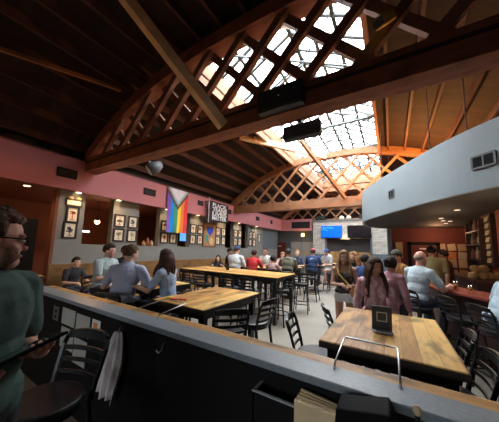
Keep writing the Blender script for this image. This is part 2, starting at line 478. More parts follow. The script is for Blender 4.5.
truss(3.0, .30, 3.60, 3.97, 1.62, 'dark bowed timber truss with lattice web nearest overhead, a black speaker on its beam', mchord=truss_m, mlat=lattice_m, groove_shade=True, wlat=.135)
truss(9.95, .26, 3.47, 3.86, 1.9, 'lighter bowed timber lattice truss spanning the middle of the hall under the skylight', mchord=mat('timber_warm', (.27, .12, .055), .65, noise_amt=.2, noise_scale=4), mlat=mat('lattice_warm', (.29, .14, .062), .65, noise_amt=.2, noise_scale=4), x_off=-6.57, sp=.79)
truss(16.65, .24, 3.5, 3.86, 1.9, 'farthest bowed lattice truss against the plywood gable above the screens', mchord=MATS['timber_warm'], mlat=MATS['lattice_warm'], x_off=-6.5, sp=.79)

tag(MB().bar((-2.27, 2.80, 3.66), (-3.22, .95, 5.52), .13, .15).build('timber_brace', pine_m), 'pale pine brace slanting from the near truss beam up to the dark roof', 'brace')
tag(MB().bar((-1.50, 9.75, 3.80), (-2.62, 7.6, 5.56), .10, .13).build('timber_brace', mat('timber_warm'), ), 'thin brown diagonal brace dropping to the middle of the far truss beam', 'brace')
tag(MB().bar((-4.34, 6.3, 5.52), (-2.19, 9.45, 5.55), .10, .22).build('timber_brace', pine_m), 'pale pine plank running under the left edge of the skylight', 'brace')
tag(MB().bar((-1.25, 3.2, 5.35), (-2.1, 3.6, 6.2), .09, .12).build('timber_brace', pine_m), 'short pale post seen through the near truss against the skylight', 'brace')
tag(MB().bar((-5.62, .70, 4.93), (-5.10, 2.60, 5.16), .06, .07).build('timber_brace', mat('brace_red', (.30, .12, .05), .7)), 'reddish timber strip crossing the black roof at upper left', 'brace')

# curved canopy above the bar
cp = [(3.15, 3.25), (2.3, 3.8), (1.37, 4.67), (.83, 5.37), (.135, 6.64), (-.45, 7.85), (-.76, 8.7), (-.87, 9.6), (-.80, 10.6), (-.55, 11.4), (0.05, 11.85)]
def smooth_poly(p, n=6):
    out = []
    for i in range(len(p) - 1):
        p0 = p[max(i - 1, 0)]; p1 = p[i]; p2 = p[i + 1]; p3 = p[min(i + 2, len(p) - 1)]
        for k in range(n):
            t = k / n
            out.append(tuple(.5 * (2 * p1[a] + (p2[a] - p0[a]) * t + (2 * p0[a] - 5 * p1[a] + 4 * p2[a] - p3[a]) * t * t + (3 * p1[a] - p0[a] - 3 * p2[a] + p3[a]) * t ** 3) for a in (0, 1)))
    out.append(p[-1]); return out
cps = smooth_poly(cp)
canopy = thing('bar_canopy', 'pale blue-grey curved canopy hanging over the bar at right', 'canopy', (1.5, 8, 2.7))
def rel(p): return (p[0] - 1.5, p[1] - 8)
m = MB(); n = len(cps)
vs = [(*rel(p), 0) for p in cps] + [(*rel(p), 1.03) for p in cps]
inn = []
for i, p in enumerate(cps):
    a = Vector(cps[max(i - 1, 0)]); b = Vector(cps[min(i + 1, n - 1)]); t = (b - a).normalized(); nn = Vector((t.y, -t.x))
    q = Vector(p) + nn * .08; inn.append((q.x, q.y))
vs += [(*rel(p), 0) for p in inn] + [(*rel(p), 1.03) for p in inn]
fs = []
for i in range(n - 1):
    fs += [(i, i + 1, n + i + 1, n + i), (2 * n + i, 3 * n + i, 3 * n + i + 1, 2 * n + i + 1), (n + i, n + i + 1, 3 * n + i + 1, 3 * n + i), (i, 2 * n + i, 2 * n + i + 1, i + 1)]
fs += [(0, n, 3 * n, 2 * n), (n - 1, 3 * n - 1, 4 * n - 1, 2 * n - 1)]
m.add(vs, fs); fa = m.build('fascia', canopypaint, canopy)
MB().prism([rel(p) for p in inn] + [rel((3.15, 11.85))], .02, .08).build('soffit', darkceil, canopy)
MB().prism([rel(p) for p in inn] + [rel((3.15, 11.85))], .93, 1.0).build('top_board', mat('dusty_board', (.25, .22, .2), .9), canopy)
# vents set in the fascia
def canopy_pt(f):
    k = f * (n - 1); i = min(int(k), n - 2); t = k - i
    a = Vector(cps[i]); b = Vector(cps[i + 1]); return a.lerp(b, t), (b - a).normalized()
def fas_vent(target, wd, ht, zc):
    best = min(range(400), key=lambda i: (canopy_pt(i / 399)[0] - Vector(target)).length)
    p, t = canopy_pt(best / 399); nn = Vector((-t.y, t.x)); R = Matrix(((t.x, nn.x, 0), (t.y, nn.y, 0), (0, 0, 1)))
    c = Vector((p.x - 1.5, p.y - 8, zc - 2.7)) + Vector((nn.x, nn.y, 0)) * .008
    f = MB()
    for dx, dz, sx_, sz_ in ((0, ht / 2, wd, .03), (0, -ht / 2, wd, .03), (wd / 2, 0, .03, ht), (-wd / 2, 0, .03, ht), (0, 0, .02, ht)):
        f.box(c + R @ Vector((dx, 0, dz)), (sx_, .03, sz_), R)
    v = f.build('vent', mat('vent_frame', (.10, .11, .12), .6), canopy)
    b = MB().box(c, (wd, .012, ht), R)
    for q in range(7): b.box(c + R @ Vector((0, .008, ht * (q / 7 - .43))), (wd, .008, .012), R)
    b.build('louvre', blackpaint, v)
fas_vent((1.28, 4.78), .30, .19, 3.14)
fas_vent((.07, 6.78), .22, .19, 3.16)
for (x, y, z0, z1) in ((-.15, 7.6, 3.7, 5.5), (.75, 5.75, 3.7, 5.3), (1.2, 5.2, 3.7, 5.0)):
    MB().tube([(x - 1.5, y - 8, z0 - 2.7), (x - 1.5, y - 8, z1 - 2.7)], .012, 6).build('hanger_rod', joist_m, canopy)
# recessed lamps under the canopy
for i, (x, y) in enumerate(((1.62, 9.44), (1.28, 8.6), (1.42, 9.25), (1.62, 10.1), (1.35, 7.05))):
    o = MB().lathe([(.055, 0), (.055, -.012), (.04, -.012)], 16, (x - 1.5, y - 8, .022)).build('downlight', mat('lamp_dim', (.5, .45, .4), .5, emit=(1, .75, .5), estr=.7), canopy)

# walls below the canopy
wr = struct('wall_bar')
MB().b2((.05, 11.85, 0), (3.2, 12.0, 2.72)).build('poster_wall', redpaint, wr)
MB().b2((2.1, 6.3, 0), (2.25, 8.75, 2.72)).build('side_wall', mat('orange_red_paint', (.30, .07, .03), .7), wr)
d2 = struct('door_2')
MB().b2((.72, 11.80, 0), (1.55, 11.84, 2.02)).build('door_leaf', mat('door_maroon', (.13, .025, .022), .5), d2)
fr = MB(); fr.b2((.60, 11.78, 0), (.72, 11.85, 2.14)); fr.b2((1.55, 11.78, 0), (1.67, 11.85, 2.14)); fr.b2((.60, 11.78, 2.02), (1.67, 11.85, 2.14))
fr.build('door_frame', blackpaint, d2)
MB().b2((1.0, 11.79, 1.84), (1.22, 11.80, 1.90)).build('door_sign', white_m, d2)
sbox('trim_1', (-.12, 11.7, 0), (.05, 12.0, 2.72), bluegrey)

# far doors
d1 = struct('door_1')
MB().b2((-7.95, 16.93, 0), (-6.95, 16.99, 2.2)).build('door_leaf', mat('door_red', (.12, .02, .018), .45), d1)
MB().b2((-7.6, 16.915, 1.86), (-7.35, 16.93, 1.93)).build('door_sign', white_m, d1)
d3 = struct('door_3')
dg_ = mat('door_grey', (.30, .30, .29), .6)
MB().b2((-6.55, 16.93, 0), (-5.72, 16.99, 2.25)).build('door_leaf', dg_, d3)
MB().b2((-5.68, 16.93, 0), (-4.8, 16.99, 2.25)).build('door_leaf', dg_, d3)
for x in (-5.9, -5.35): MB().b2((x - .12, 16.91, 1.25), (x + .12, 16.93, 1.65)).build('notice', mat('tan_paper', (.45, .33, .15), .8), d3)
lf = thing('wall_lantern', 'small square glowing wall lamp above the grey double doors', 'lamp', (-5.6, 16.93, 2.62))
MB().b2((-.14, -.02, 0), (.14, .05, .30)).build('lamp_body', blackpaint, lf)
MB().b2((-.11, -.10, .03), (.11, -.02, .27)).build('shade', mat('lamp_glow', (.8, .6, .3), .5, emit=(1, .62, .25), estr=2.5), lf)

# ------------------------------------------------------------------ stone screen wall with televisions
sw = struct('wall_screen')
MB().b2((-4.6, 16.1, 0), (-3.75, 16.5, 3.62)).build('stone_pier', stone_m, sw)
MB().b2((-1.0, 16.1, 0), (0.02, 16.5, 3.62)).build('stone_pier', stone_m, sw)
MB().b2((-3.75, 16.1, 2.5), (-1.0, 16.5, 3.62)).build('stone_lintel', stone_m, sw)
MB().b2((-4.66, 16.05, 3.62), (.08, 16.55, 3.74)).build('coping', mat('coping_grey', (.12, .13, .14), .7), sw)
MB().b2((-3.75, 16.46, 0), (-1.0, 16.5, 2.5)).build('tile_panel', tile_m, sw)
MB().b2((-4.66, 16.06, 0), (-3.72, 16.1, 1.42)).build('grey_base', bluegrey, sw)
MB().b2((-1.1, 16.04, 0), (.06, 16.1, 1.55)).build('grey_base', bluegrey, sw)
MB().b2((-3.80, 16.06, 1.4), (-3.72, 16.12, 2.6)).build('niche_edge', bluegrey, sw)
MB().b2((-1.06, 16.04, 1.5), (-.96, 16.12, 2.75)).build('niche_edge', bluegrey, sw)
MB().b2((-3.7, 15.9, 0), (-1.1, 16.44, 1.62)).build('back_counter', bench_m, sw)
def tv(name, label, x0, x1, z0, z1, y, m, dots=False):
    t = thing(name, label, 'television', ((x0 + x1) / 2, y, z0))
    W = (x1 - x0) / 2; Hh = z1 - z0
    MB().b2((-W, -.03, 0), (W, .03, Hh)).build('casing', black_m, t, bevel=.006)
    MB().b2((-.15, .03, Hh * .3), (.15, .10, Hh * .7)).build('bracket', black_m, t)
    s = MB().b2((-W + .02, -.035, .03), (W - .02, -.031, Hh - .02)).build('screen', m, t)
    if dots:
        for dx, dz in ((-.5, .85), (-.35, .8), (-.42, .68), (-.22, .88), (-.12, .78), (-.30, .60), (-.02, .86), (-.52, .72), (.08, .80)):
            MB().box((dx, -.037, Hh * dz), (.05, .003, .035)).build('bright_spot', mat('cyan_glow', (.1, .5, .7), .5, emit=(.1, .6, .9), estr=1.3), s)
    return t
tv('television', 'wall television showing a bright blue screen on the whitewashed stone wall', -4.02, -2.68, 2.52, 3.32, 16.0, mat('blue_screen', (0, .02, .3), .3, emit=(0.0, .10, 1.0), estr=1.15), True)
tv('television', 'wall television with a dark screen right of the blue one', -2.36, -1.0, 2.54, 3.32, 16.0, mat('dark_screen', (.008, .009, .012), .15))
tag(MB().b2((-2.78, 16.0, 2.42), (-2.22, 16.06, 2.70)).build('paper_sign', mat('tan_sign', (.5, .42, .28), .8)), 'small tan sign on the stone wall below and between the two televisions', 'sign')
def speaker(label, c, rz=0):
    t = thing('loudspeaker', label, 'loudspeaker', c, rz)
    MB().b2((-.34, -.2, .02), (.34, .2, .30)).build('cabinet', black_m, t, bevel=.02)
    MB().b2((-.30, -.215, .05), (.30, -.2, .27)).build('grille', mat('grille', (.03, .03, .032), .9), t)
    MB().b2((-.25, -.12, 0), (.25, .12, .02)).build('foot', black_m, t)
speaker('black loudspeaker on the stone wall above the blue television', (-4.1, 16.3, 3.74))
speaker('black loudspeaker on the stone wall at the canopy edge, above the dark television', (-1.35, 16.3, 3.74))
tag(MB().lathe([(.02, 0), (.14, .05), (.16, .14), (.10, .24), (.02, .27)], 14).build('globe_lamp', mat('globe_white', (.7, .68, .6), .5), loc=(-2.75, 16.3, 3.74), smooth=True), 'left one of two pale round lamps on the stone wall coping', 'lamp')
tag(MB().lathe([(.02, 0), (.14, .05), (.16, .14), (.10, .24), (.02, .27)], 14).build('globe_lamp', MATS['globe_white'], loc=(-2.3, 16.3, 3.74), smooth=True), 'right one of two pale round lamps on the stone wall coping', 'lamp')

# ------------------------------------------------------------------ vents and lights of the pink bulkhead
def wall_vent(label, y0, y1, z0, z1):
    t = thing('wall_vent', label, 'vent', (-6.995, (y0 + y1) / 2, z0))
    W = (y1 - y0) / 2; Hh = z1 - z0
    f = MB(); f.b2((0, -W, 0), (.02, W, .025)); f.b2((0, -W, Hh - .025), (.02, W, Hh)); f.b2((0, -W, 0), (.02, -W + .025, Hh)); f.b2((0, W - .025, 0), (.02, W, Hh))
    f.build('frame', blackpaint, t)
    g = MB().b2((-.001, -W, 0), (.004, W, Hh))
    for q in range(6): g.b2((.004, -W, Hh * (q + .5) / 6.5), (.012, W, Hh * (q + .5) / 6.5 + .01))
    g.build('louvre', mat('vent_black', (.012, .012, .014), .7), t)
wall_vent('black vent in the pink bulkhead left of the truss beam end', 2.25, 2.68, 3.33, 3.56)
wall_vent('black vent in the pink bulkhead left of the rainbow flag', 4.62, 5.07, 3.37, 3.60)
wall_vent('black vent in the pink bulkhead between the two flags', 7.16, 7.5, 3.45, 3.66)
wall_vent('small black vent in the pink bulkhead just right of the black banner', 9.25, 9.6, 3.38, 3.60)
wall_vent('small black vent in the pink bulkhead past the far truss end', 12.2, 12.6, 3.38, 3.62)
wall_vent('last small black vent in the pink bulkhead before the far corner', 14.2, 14.5, 3.38, 3.62)
t = thing('return_grille', 'long dark grille in the pink bulkhead over the far doors', 'vent', (-5.5, 16.09, 3.20))
f = MB(); f.b2((-.68, -.02, 0), (.68, 0, .03)); f.b2((-.68, -.02, .43), (.68, 0, .46)); f.b2((-.68, -.02, 0), (-.64, 0, .46)); f.b2((.64, -.02, 0), (.68, 0, .46)); f.build('frame', blackpaint, t)
g = MB().b2((-.66, -.005, .02), (.66, 0, .44))
for q in range(8): g.b2((-.66, -.015, .04 + q * .05), (.66, -.005, .055 + q * .05))
g.build('louvre', MATS['vent_black'], t)
warm = (1.0, .62, .30)
lamp_on = mat('lamp_on', (.9, .8, .6), .5, emit=(1, .72, .38), estr=6)
for i, (y, lab) in enumerate(((1.9, 'left of the first grey column'), (2.85, 'over the first grey column'), (3.95, 'over the second grey column'), (5.78, 'over the third grey column'), (7.45, 'over the fourth grey column'), (9.2, 'right of the mural'), (10.7, 'over the sixth grey column'), (12.7, 'over the last grey column'))):
    d = thing('recessed_light', 'round recessed ceiling light ' + lab, 'ceiling light', (-7.21 if y != 1.9 else -7.6, y, 3.06))
    MB().lathe([(.085, 0), (.085, -.014), (.065, -.014)], 18).build('trim_ring', mat('trim_cream', (.6, .5, .38), .5), d)
    MB().lathe([(.062, -.012), (.062, -.017), (.01, -.018)], 18).build('lens', lamp_on, d)
    spot('downlight_beam', (-7.08 if y != 1.9 else -7.6, y, 3.02), 20, warm, 150, aim=(-.05, 0, -1), rad=.12, blend=1.0)
# ------------------------------------------------------------------ framed pictures on the grey piers
frame_b = mat('frame_black', (.012, .011, .010), .4)
mat_cream = mat('mount_cream', (.75, .68, .52), .8)
pic_cols = [(.5, .12, .05), (.2, .12, .06), (.35, .25, .1), (.15, .15, .2), (.45, .3, .12), (.3, .1, .08)]
def picture(label, y, z, wd, ht, ci):
    t = thing('framed_picture', label, 'picture', (SK + .002, y, z - ht / 2), 0, 'framed pictures on the grey piers')
    f = MB()
    b = .042
    f.b2((0, -wd / 2, 0), (.035, wd / 2, b)); f.b2((0, -wd / 2, ht - b), (.035, wd / 2, ht)); f.b2((0, -wd / 2, b), (.035, -wd / 2 + b, ht - b)); f.b2((0, wd / 2 - b, b), (.035, wd / 2, ht - b))
    f.build('frame', frame_b, t)
    MB().b2((0, -wd / 2 + b, b), (.012, wd / 2 - b, ht - b)).build('mount', mat_cream, t)
    p = MB(); r = random.Random(ci * 7 + 1)
    p.cur = 0; p.lathe([(.075 + .02 * r.random(), 0), (.06, .004)], 9)
    # a small emblem-like blot made of a few shapes
    mm = MB()
    zc = ht * .56
    for q in range(5):
        yy = (r.random() - .5) * .10; zz = zc + (r.random() - .5) * .12
        mm.b2((.012, yy - .02 - .03 * r.random(), zz - .015 - .02 * r.random()), (.015, yy + .02 + .03 * r.random(), zz + .02))
    mm.b2((.012, -.06, b + .03), (.015, .06, b + .045)); mm.b2((.012, -.010, b + .03), (.015, .010, zc + .07)); mm.b2((.012, -.07, zc - .01), (.015, .07, zc + .008))
    mm.build('print', mat('print_ink_' + 'abcdef'[ci % 6], pic_cols[ci % 6], .8), t)
ordn = ['first', 'second', 'third', 'fourth', 'fifth', 'sixth', 'last']
ci = 0
picture('upper black framed picture with red print on the first grey column', 2.80, 2.44, .30, .44, 0)
picture('lower black framed picture on the first grey column', 2.78, 2.02, .32, .44, 3)
t = thing('framed_sign', 'small cream sign with two round knobs atop the first grey column', 'sign', (SK + .002, 2.80, 2.68))
MB().b2((0, -.19, 0), (.03, .19, .18)).build('board', frame_b, t)
MB().b2((.03, -.16, .02), (.034, .16, .14)).build('face', mat_cream, t)
for y in (-.09, .10): MB().ell((.03, y, .2), (.04, .07, .05)).build('knob', mat('tan_knob', (.5, .4, .22), .7), t, smooth=True)
for k, (ys, grid) in enumerate((((4.08, 4.52), (2.42, 1.97)), ((5.80, 6.22), (2.42, 1.97)), ((7.28, 7.72), (2.44, 1.98)), ((8.98, 9.42), (2.45, 2.0)), ((10.5, 10.92), (2.45, 2.0)), ((12.1, 12.55), (2.45, 2.0)))):
    for j, y in enumerate(ys):
        for i, z in enumerate(grid):
            ci += 1
            picture('%s %s black framed picture on the %s grey column from the left' % (('upper', 'lower')[i], ('left', 'right')[j], ordn[k + 1]), y, z, .34, .40, ci)
picture('wide pale framed picture above the others on the last grey column', 12.35, 2.80, .36, .26, 2)
picture('tall bright framed picture at the right end of the last grey column', 13.2, 2.32, .34, .5, 4)

# painted mural panel between two columns
t = thing('painted_panel', 'tall painted wooden panel with a blue heart between grey columns', 'painting', (SK - .015, 8.38, 1.68))
MB().b2((0, -.46, 0), (.03, .46, 1.12)).build('board', mat('tan_board', (.36, .22, .11), .7, noise_amt=.3, noise_scale=6), t)
fr = MB()
for lo, hi in (((0, -.46, 0), (.05, .46, .05)), ((0, -.46, 1.07), (.05, .46, 1.12)), ((0, -.46, 0), (.05, -.40, 1.12)), ((0, .40, 0), (.05, .46, 1.12))): fr.b2(lo, hi)
fr.build('frame', mat('mural_frame', (.22, .10, .04), .6), t)
m = MB(); hv = []
for k in range(28):
    a = 2 * PI * k / 28; hv.append((.016 * 16 * math.sin(a) ** 3, .017 * (13 * math.cos(a) - 5 * math.cos(2 * a) - 2 * math.cos(3 * a) - math.cos(4 * a))))
m.add([(.034, p[0], .76 + p[1]) for p in hv] + [(.034, 0, .76)], [(i, (i + 1) % 28, 28) for i in range(28)])
m.build('heart', mat('heart_blue', (.02, .06, .50), .7), t)
MB().ell((.033, -.2, .40), (.004, .10, .17)).build('teal_figure', mat('teal', (.03, .28, .24), .7), t)
MB().ell((.033, .12, .28), (.004, .16, .18)).build('sand_figure', mat('sand', (.6, .42, .2), .7), t)

# things in the dark room behind the openings
tag(MB().b2((-8.3, 1.25, .55), (-8.2, 2.38, 2.3)).build('standing_board', mat('panel_black', (.01, .012, .018), .5)), 'tall black board standing in the doorway behind the man in green', 'board')
t = thing('side_table', 'golden wooden low table seen past the shoulder of the man in green', 'table', (-6.3, 1.45, 0))
MB().b2((-.5, -.45, .98), (.5, .45, 1.03)).build('tabletop', table_m, t)
for x in (-.42, .42):
    for y in (-.38, .38): MB().b2((x - .03, y - .03, 0), (x + .03, y + .03, .98)).build('leg', blackmetal, t)
tv('television', 'small television glowing blue in the opening behind the rainbow flag', -.3, .3, 0, .42, 0, mat('tv_glow', (.05, .1, .4), .3, emit=(.08, .25, .9), estr=1.2)).location = (0, 0, 0)
o = [q for q in bpy.data.objects if q.get('label', '').startswith('small television')][0]
o.location = (-8.6, 8.0, 1.9); o.rotation_euler = (0, 0, PI / 2)
tag(MB().b2((-9.0, 3.1, 2.06), (-8.96, 4.0, 2.12)).build('light_strip', mat('strip_white', (.8, .8, .85), .5, emit=(.8, .85, 1), estr=1.5)), 'thin white light strip in the opening right of the first grey column', 'light')
def pendant(label, x, y, z):
    t = thing('pendant_lamp', label, 'lamp', (x, y, z))
    MB().ell((0, 0, .06), (.075, .075, .075)).build('bulb', mat('bulb_warm', (1, .6, .3), .5, emit=(1, .48, .16), estr=14), t, smooth=True)
    MB().tube([(0, 0, .13), (0, 0, 3.06 - z)], .008, 6).build('cord', blackmetal, t)
    MB().lathe([(.09, .10), (.05, .17), (.02, .19)], 14).build('cap', blackmetal, t)
    point('pendant_light', (x, y, z - .06), 14, (1, .5, .2))
pendant('glowing orange pendant bulb in the opening right of the first grey column', -8.4, 3.95, 2.35)
pendant('dim pendant lamp hanging at upper left behind the man in green', -6.2, .35, 2.5)
# shelf goods on the sill of the second opening
for y, h, c in ((5.05, .18, (.45, .25, .12)), (5.2, .28, (.35, .10, .05)), (5.36, .2, (.5, .35, .2))):
    tag(MB().lathe([(.05, 0), (.06, h * .4), (.05, h * .7), (.025, h * .8), (.025, h)], 10).build('jar', mat('jar_%d' % int(h * 100), c, .5), loc=(-7.4, y, 1.66), smooth=True), {.18: 'low tan', .28: 'tall rust red', .2: 'right hand pale'}[h] + ' jar on the sill between second and third grey columns', 'jar')

# ------------------------------------------------------------------ flags
fl_m = [mat('flag_' + n, c, .85) for n, c in (('purple', (.20, .09, .42)), ('blue', (.0, .25, .70)), ('green', (.06, .28, .17)), ('yellow', (.80, .60, .03)), ('orange', (.75, .22, .04)), ('red', (.75, .04, .05)), ('white', (.68, .68, .72)), ('rose', (.62, .45, .45)), ('sky', (.22, .55, .68)), ('brown', (.28, .16, .07)), ('black', (.05, .04, .04)))]
t = thing('rainbow_flag', 'rainbow striped pride flag hanging upright on the pink bulkhead', 'flag', (-6.94, 6.05, 2.18))
m = MB(); NU, NV = 48, 80; W, Hh = 1.0, 1.66
for side in (0, 1):
    vs = []
    for j in range(NV + 1):
        for i in range(NU + 1):
            u = i / NU; v = j / NV
            off = .02 * math.sin(u * 13 + v * 2) * (.25 + v) + .012 * side + .015 * v
            vs.append((off, (u - .5) * W * (1 - .04 * v) + (-.02 * v), Hh * (1 - v)))
    n0 = len(m.v); m.v += vs
    for j in range(NV):
        for i in range(NU):
            u = (i + .5) / NU; v = (j + .5) / NV * Hh
            d = v + abs(u - .5) * 1.24       # distance down from the top edge along the chevron
            if d < .46: c = 6
            elif d < .50: c = 6
            elif d < .60: c = 8
            elif d < .70: c = 9
            elif d < .78: c = 10
            else: c = min(5, int(u * 6))
            if d < .52 and d >= .46: c = 7
            a = n0 + j * (NU + 1) + i
            q = (a, a + 1, a + NU + 2, a + NU + 1)
            m.f.append(q if side else q[::-1]); m.mi.append(c)
m.build('cloth', fl_m, t, smooth=True)
MB().tube([(-.01, -.52, Hh + .01), (-.01, .52, Hh + .01)], .014, 8).build('rod', blackmetal, t)

t = thing('black_banner', 'black banner with white block lettering hung from a pole on the pink bulkhead', 'banner', (-6.74, 7.64, 2.82))
m = MB(); NU = 24
vs = []
for side in (0, 1):
    for j in range(9):
        for i in range(NU + 1):
            u = i / NU; v = j / 8
            vs.append((-.12 * u + .025 * math.sin(u * 9) * (1 - .3 * v) + .008 * side, u * 1.52, v * .90 + .03 * u))
k = 9 * (NU + 1)
m.v = vs
for side in (0, 1):
    for j in range(8):
        for i in range(NU):
            a = side * k + j * (NU + 1) + i; q = (a, a + 1, a + NU + 2, a + NU + 1); m.f.append(q if side else q[::-1]); m.mi.append(0)
cl = m.build('cloth', mat('banner_black', (.02, .022, .03), .85), t, smooth=True)
MB().tube([(0, -.03, -.08), (0, -.03, 1.03)], .022, 10).build('pole', mat('pole_grey', (.55, .55, .55), .4), t)
for z in (.15, .85): MB().b2((-.30, -.045, z), (0, -.015, z + .03)).build('bracket', blackmetal, t)
for row, wd in enumerate(('BLACK', 'TRANS', 'LIVES', 'MATTER')):
    cu = bpy.data.curves.new('letters', 'FONT'); cu.body = wd; cu.size = .28; cu.align_x = 'CENTER'; cu.extrude = .004; cu.offset = .011
    to = bpy.data.objects.new('letters', cu); COL.objects.link(to)
    dg = bpy.context.evaluated_depsgraph_get(); me = bpy.data.meshes.new_from_object(to.evaluated_get(dg)); bpy.data.objects.remove(to)
    xs_ = [v.co.x for v in me.vertices]; wdt = max(xs_) - min(xs_); x0 = min(xs_)
    for v in me.vertices:
        u = .12 + (v.co.x - x0) / wdt * .76
        z = .66 - row * .195 + v.co.y * .88
        v.co = Vector((-.12 * u + .025 * math.sin(u * 9) + .016 + v.co.z, u * 1.52, z + .03 * u))
    me.materials.clear(); me.materials.append(mat('banner_white', (.62, .65, .68), .8))
    lo = bpy.data.objects.new('letters', me); COL.objects.link(lo); lo.parent = cl

# ------------------------------------------------------------------ things on the near truss
t = thing('loudspeaker', 'large black loudspeaker fixed to the front of the near truss beam', 'loudspeaker', (-1.25, 2.78, 3.62))
MB().b2((-.34, -.06, 0), (.34, .065, .33)).build('cabinet', mat('speaker_slate', (.025, .03, .038), .6), t, bevel=.015)
MB().b2((-.31, -.07, .03), (.31, -.06, .30)).build('grille', mat('grille_slate', (.03, .036, .045), .8), t)
MB().lathe([(.01, 0), (.012, .006), (.002, .008)], 10).build('badge', mat('badge_white', (.8, .8, .8), .4), t, loc=(0, -.072, .17))
t = thing('loudspeaker', 'black loudspeaker slung behind and below the near truss beam', 'loudspeaker', (-1.10, 3.26, 3.38))
MB().b2((-.29, -.07, 0), (.29, .07, .22)).build('cabinet', MATS['speaker_slate'], t, bevel=.02)
MB().b2((-.27, -.078, .02), (.27, -.07, .20)).build('grille', MATS['grille_slate'], t)
MB().b2((-.03, -.17, .20), (.03, -.09, .30)).build('hanger', blackmetal, t)
t = thing('flood_light', 'yellow painted light fixture fixed high on the near truss lattice', 'light fixture', (.03, 2.74, 4.30), math.radians(-28))
ym = mat('fixture_yellow', (.55, .36, .03), .55)
MB().box((0, 0, .0), (.12, .34, .12), Matrix.Rotation(.75, 3, 'X')).build('housing', ym, t, bevel=.02)
MB().box((0, -.13, -.12), (.10, .03, .08), Matrix.Rotation(.75, 3, 'X')).build('lens', mat('fixture_lens', (.02, .02, .02), .2), t)
MB().bar((-.08, .0, .04), (-.08, .18, .26), .04, .05).build('bracket', ym, t)
def spotfix(label, c, rz, br):
    t = thing('stage_light', label, 'light fixture', c, rz)
    R = Matrix.Rotation(.9, 3, 'X')
    m = MB(); m.tube([R @ Vector((0, 0, -.16)), R @ Vector((0, 0, .02)), R @ Vector((0, 0, .18))], [.13, .15, .08], 14); m.build('lamp_body', mat('fixture_slate', (.10, .12, .14), .5), t, smooth=True)
    m = MB(); m.tube([R @ Vector((0, 0, -.17)), R @ Vector((0, 0, -.162))], [.12, .12], 14); m.build('lens', mat('lens_pale', (.6, .66, .7), .25), t)
    e = Matrix.Rotation(-rz, 3, 'Z') @ Vector(br)
    MB().bar((0, 0, 0), e, .03, .05).build('bracket', blackmetal, t)
spotfix('pale faced stage light hanging under the left half of the near truss beam', (-4.79, 3.4, 3.55), 2.6, (0, -.26, .14))
spotfix('small pale light standing on the near truss beam left of the pine brace', (-4.32, 3.25, 4.28), 1.0, (0, -.15, -.31))

# ------------------------------------------------------------------ furniture
def bar_chair():
    t = thing('bar_chair', '', 'chair')
    n = 22
    def seat_o(k): return [(k * .205 * math.cos(2 * PI * i / n), k * .205 * math.sin(2 * PI * i / n) * (1.0 if math.sin(2 * PI * i / n) > 0 else .93)) for i in range(n)]
    MB().prism(seat_o(1), .722, .772).build('seat', blackvinyl, t, bevel=.02)
    MB().prism(seat_o(.93), .698, .722).build('seat_frame', blackmetal, t)
    for sx_ in (-1, 1):
        MB().bar((sx_ * .13, .14, .71), (sx_ * .185, .20, 0), .024, .024).build('leg', blackmetal, t)
        MB().bar((sx_ * .15, -.145, .71), (sx_ * .185, -.23, 0), .024, .024).build('leg', blackmetal, t)
    # hoop shaped back with rounded upper corners
    def bk(x, z): 
        lean = .0 if z < .72 else .33 * (z - .72) ** 1.15
        return (x, -.150 - lean - .035 * (1 - (x / .19) ** 2) * max(0, min(1, (z - .72) / .1)), z)
    hp = [bk(-.168, .70), bk(-.172, .80), bk(-.178, .90), bk(-.183, .98), bk(-.176, 1.025), bk(-.150, 1.052), bk(-.10, 1.062), bk(-.05, 1.066), bk(0, 1.067)]
    hp = hp + [(-p[0], p[1], p[2]) for p in hp[-2::-1]]
    m = MB()
    for a, b in zip(hp, hp[1:]): m.bar(a, b, .022, .022)
    m.build('back_hoop', blackmetal, t)
    for z, h in ((.815, .022), (.885, .026), (.955, .030), (1.035, .048)):
        m = MB(); k = 8; w0 = .174
        pts = [bk(-w0 + 2 * w0 * i / k, z) for i in range(k + 1)]
        for a, b in zip(pts, pts[1:]): m.bar(a, b, .012, h)
        m.build('back_slat', blackmetal, t)
    fr = MB()
    for z, e in ((.24, 0), (.40, 1)):
        f = 1 - z / .71; xf = .13 + .055 * f; xb = .15 + .035 * f; yf = .14 + .06 * f; yb = -.145 - .085 * f
        if not e: fr.bar((-xf, yf, z), (xf, yf, z), .02, .02); fr.bar((-xb, yb, z), (xb, yb, z), .02, .02)
        fr.bar((-xb, yb, z), (-xf, yf, z), .018, .018); fr.bar((xb, yb, z), (xf, yf, z), .018, .018)
    fr.build('foot_rail', blackmetal, t)
    return t
CH0 = bar_chair(); CH_used = [False]
def chair(x, y, face, label, group=None):
    """face: degrees, 0 looks along +y, positive turns left"""
    rz = math.radians(face)
    if not CH_used[0]:
        CH_used[0] = True; o = CH0; o.location = (x, y, 0); o.rotation_euler = (0, 0, rz); o['label'] = label
    else: o = dup(CH0, label, (x, y, 0), rz)
    if group: o['group'] = group
    return o
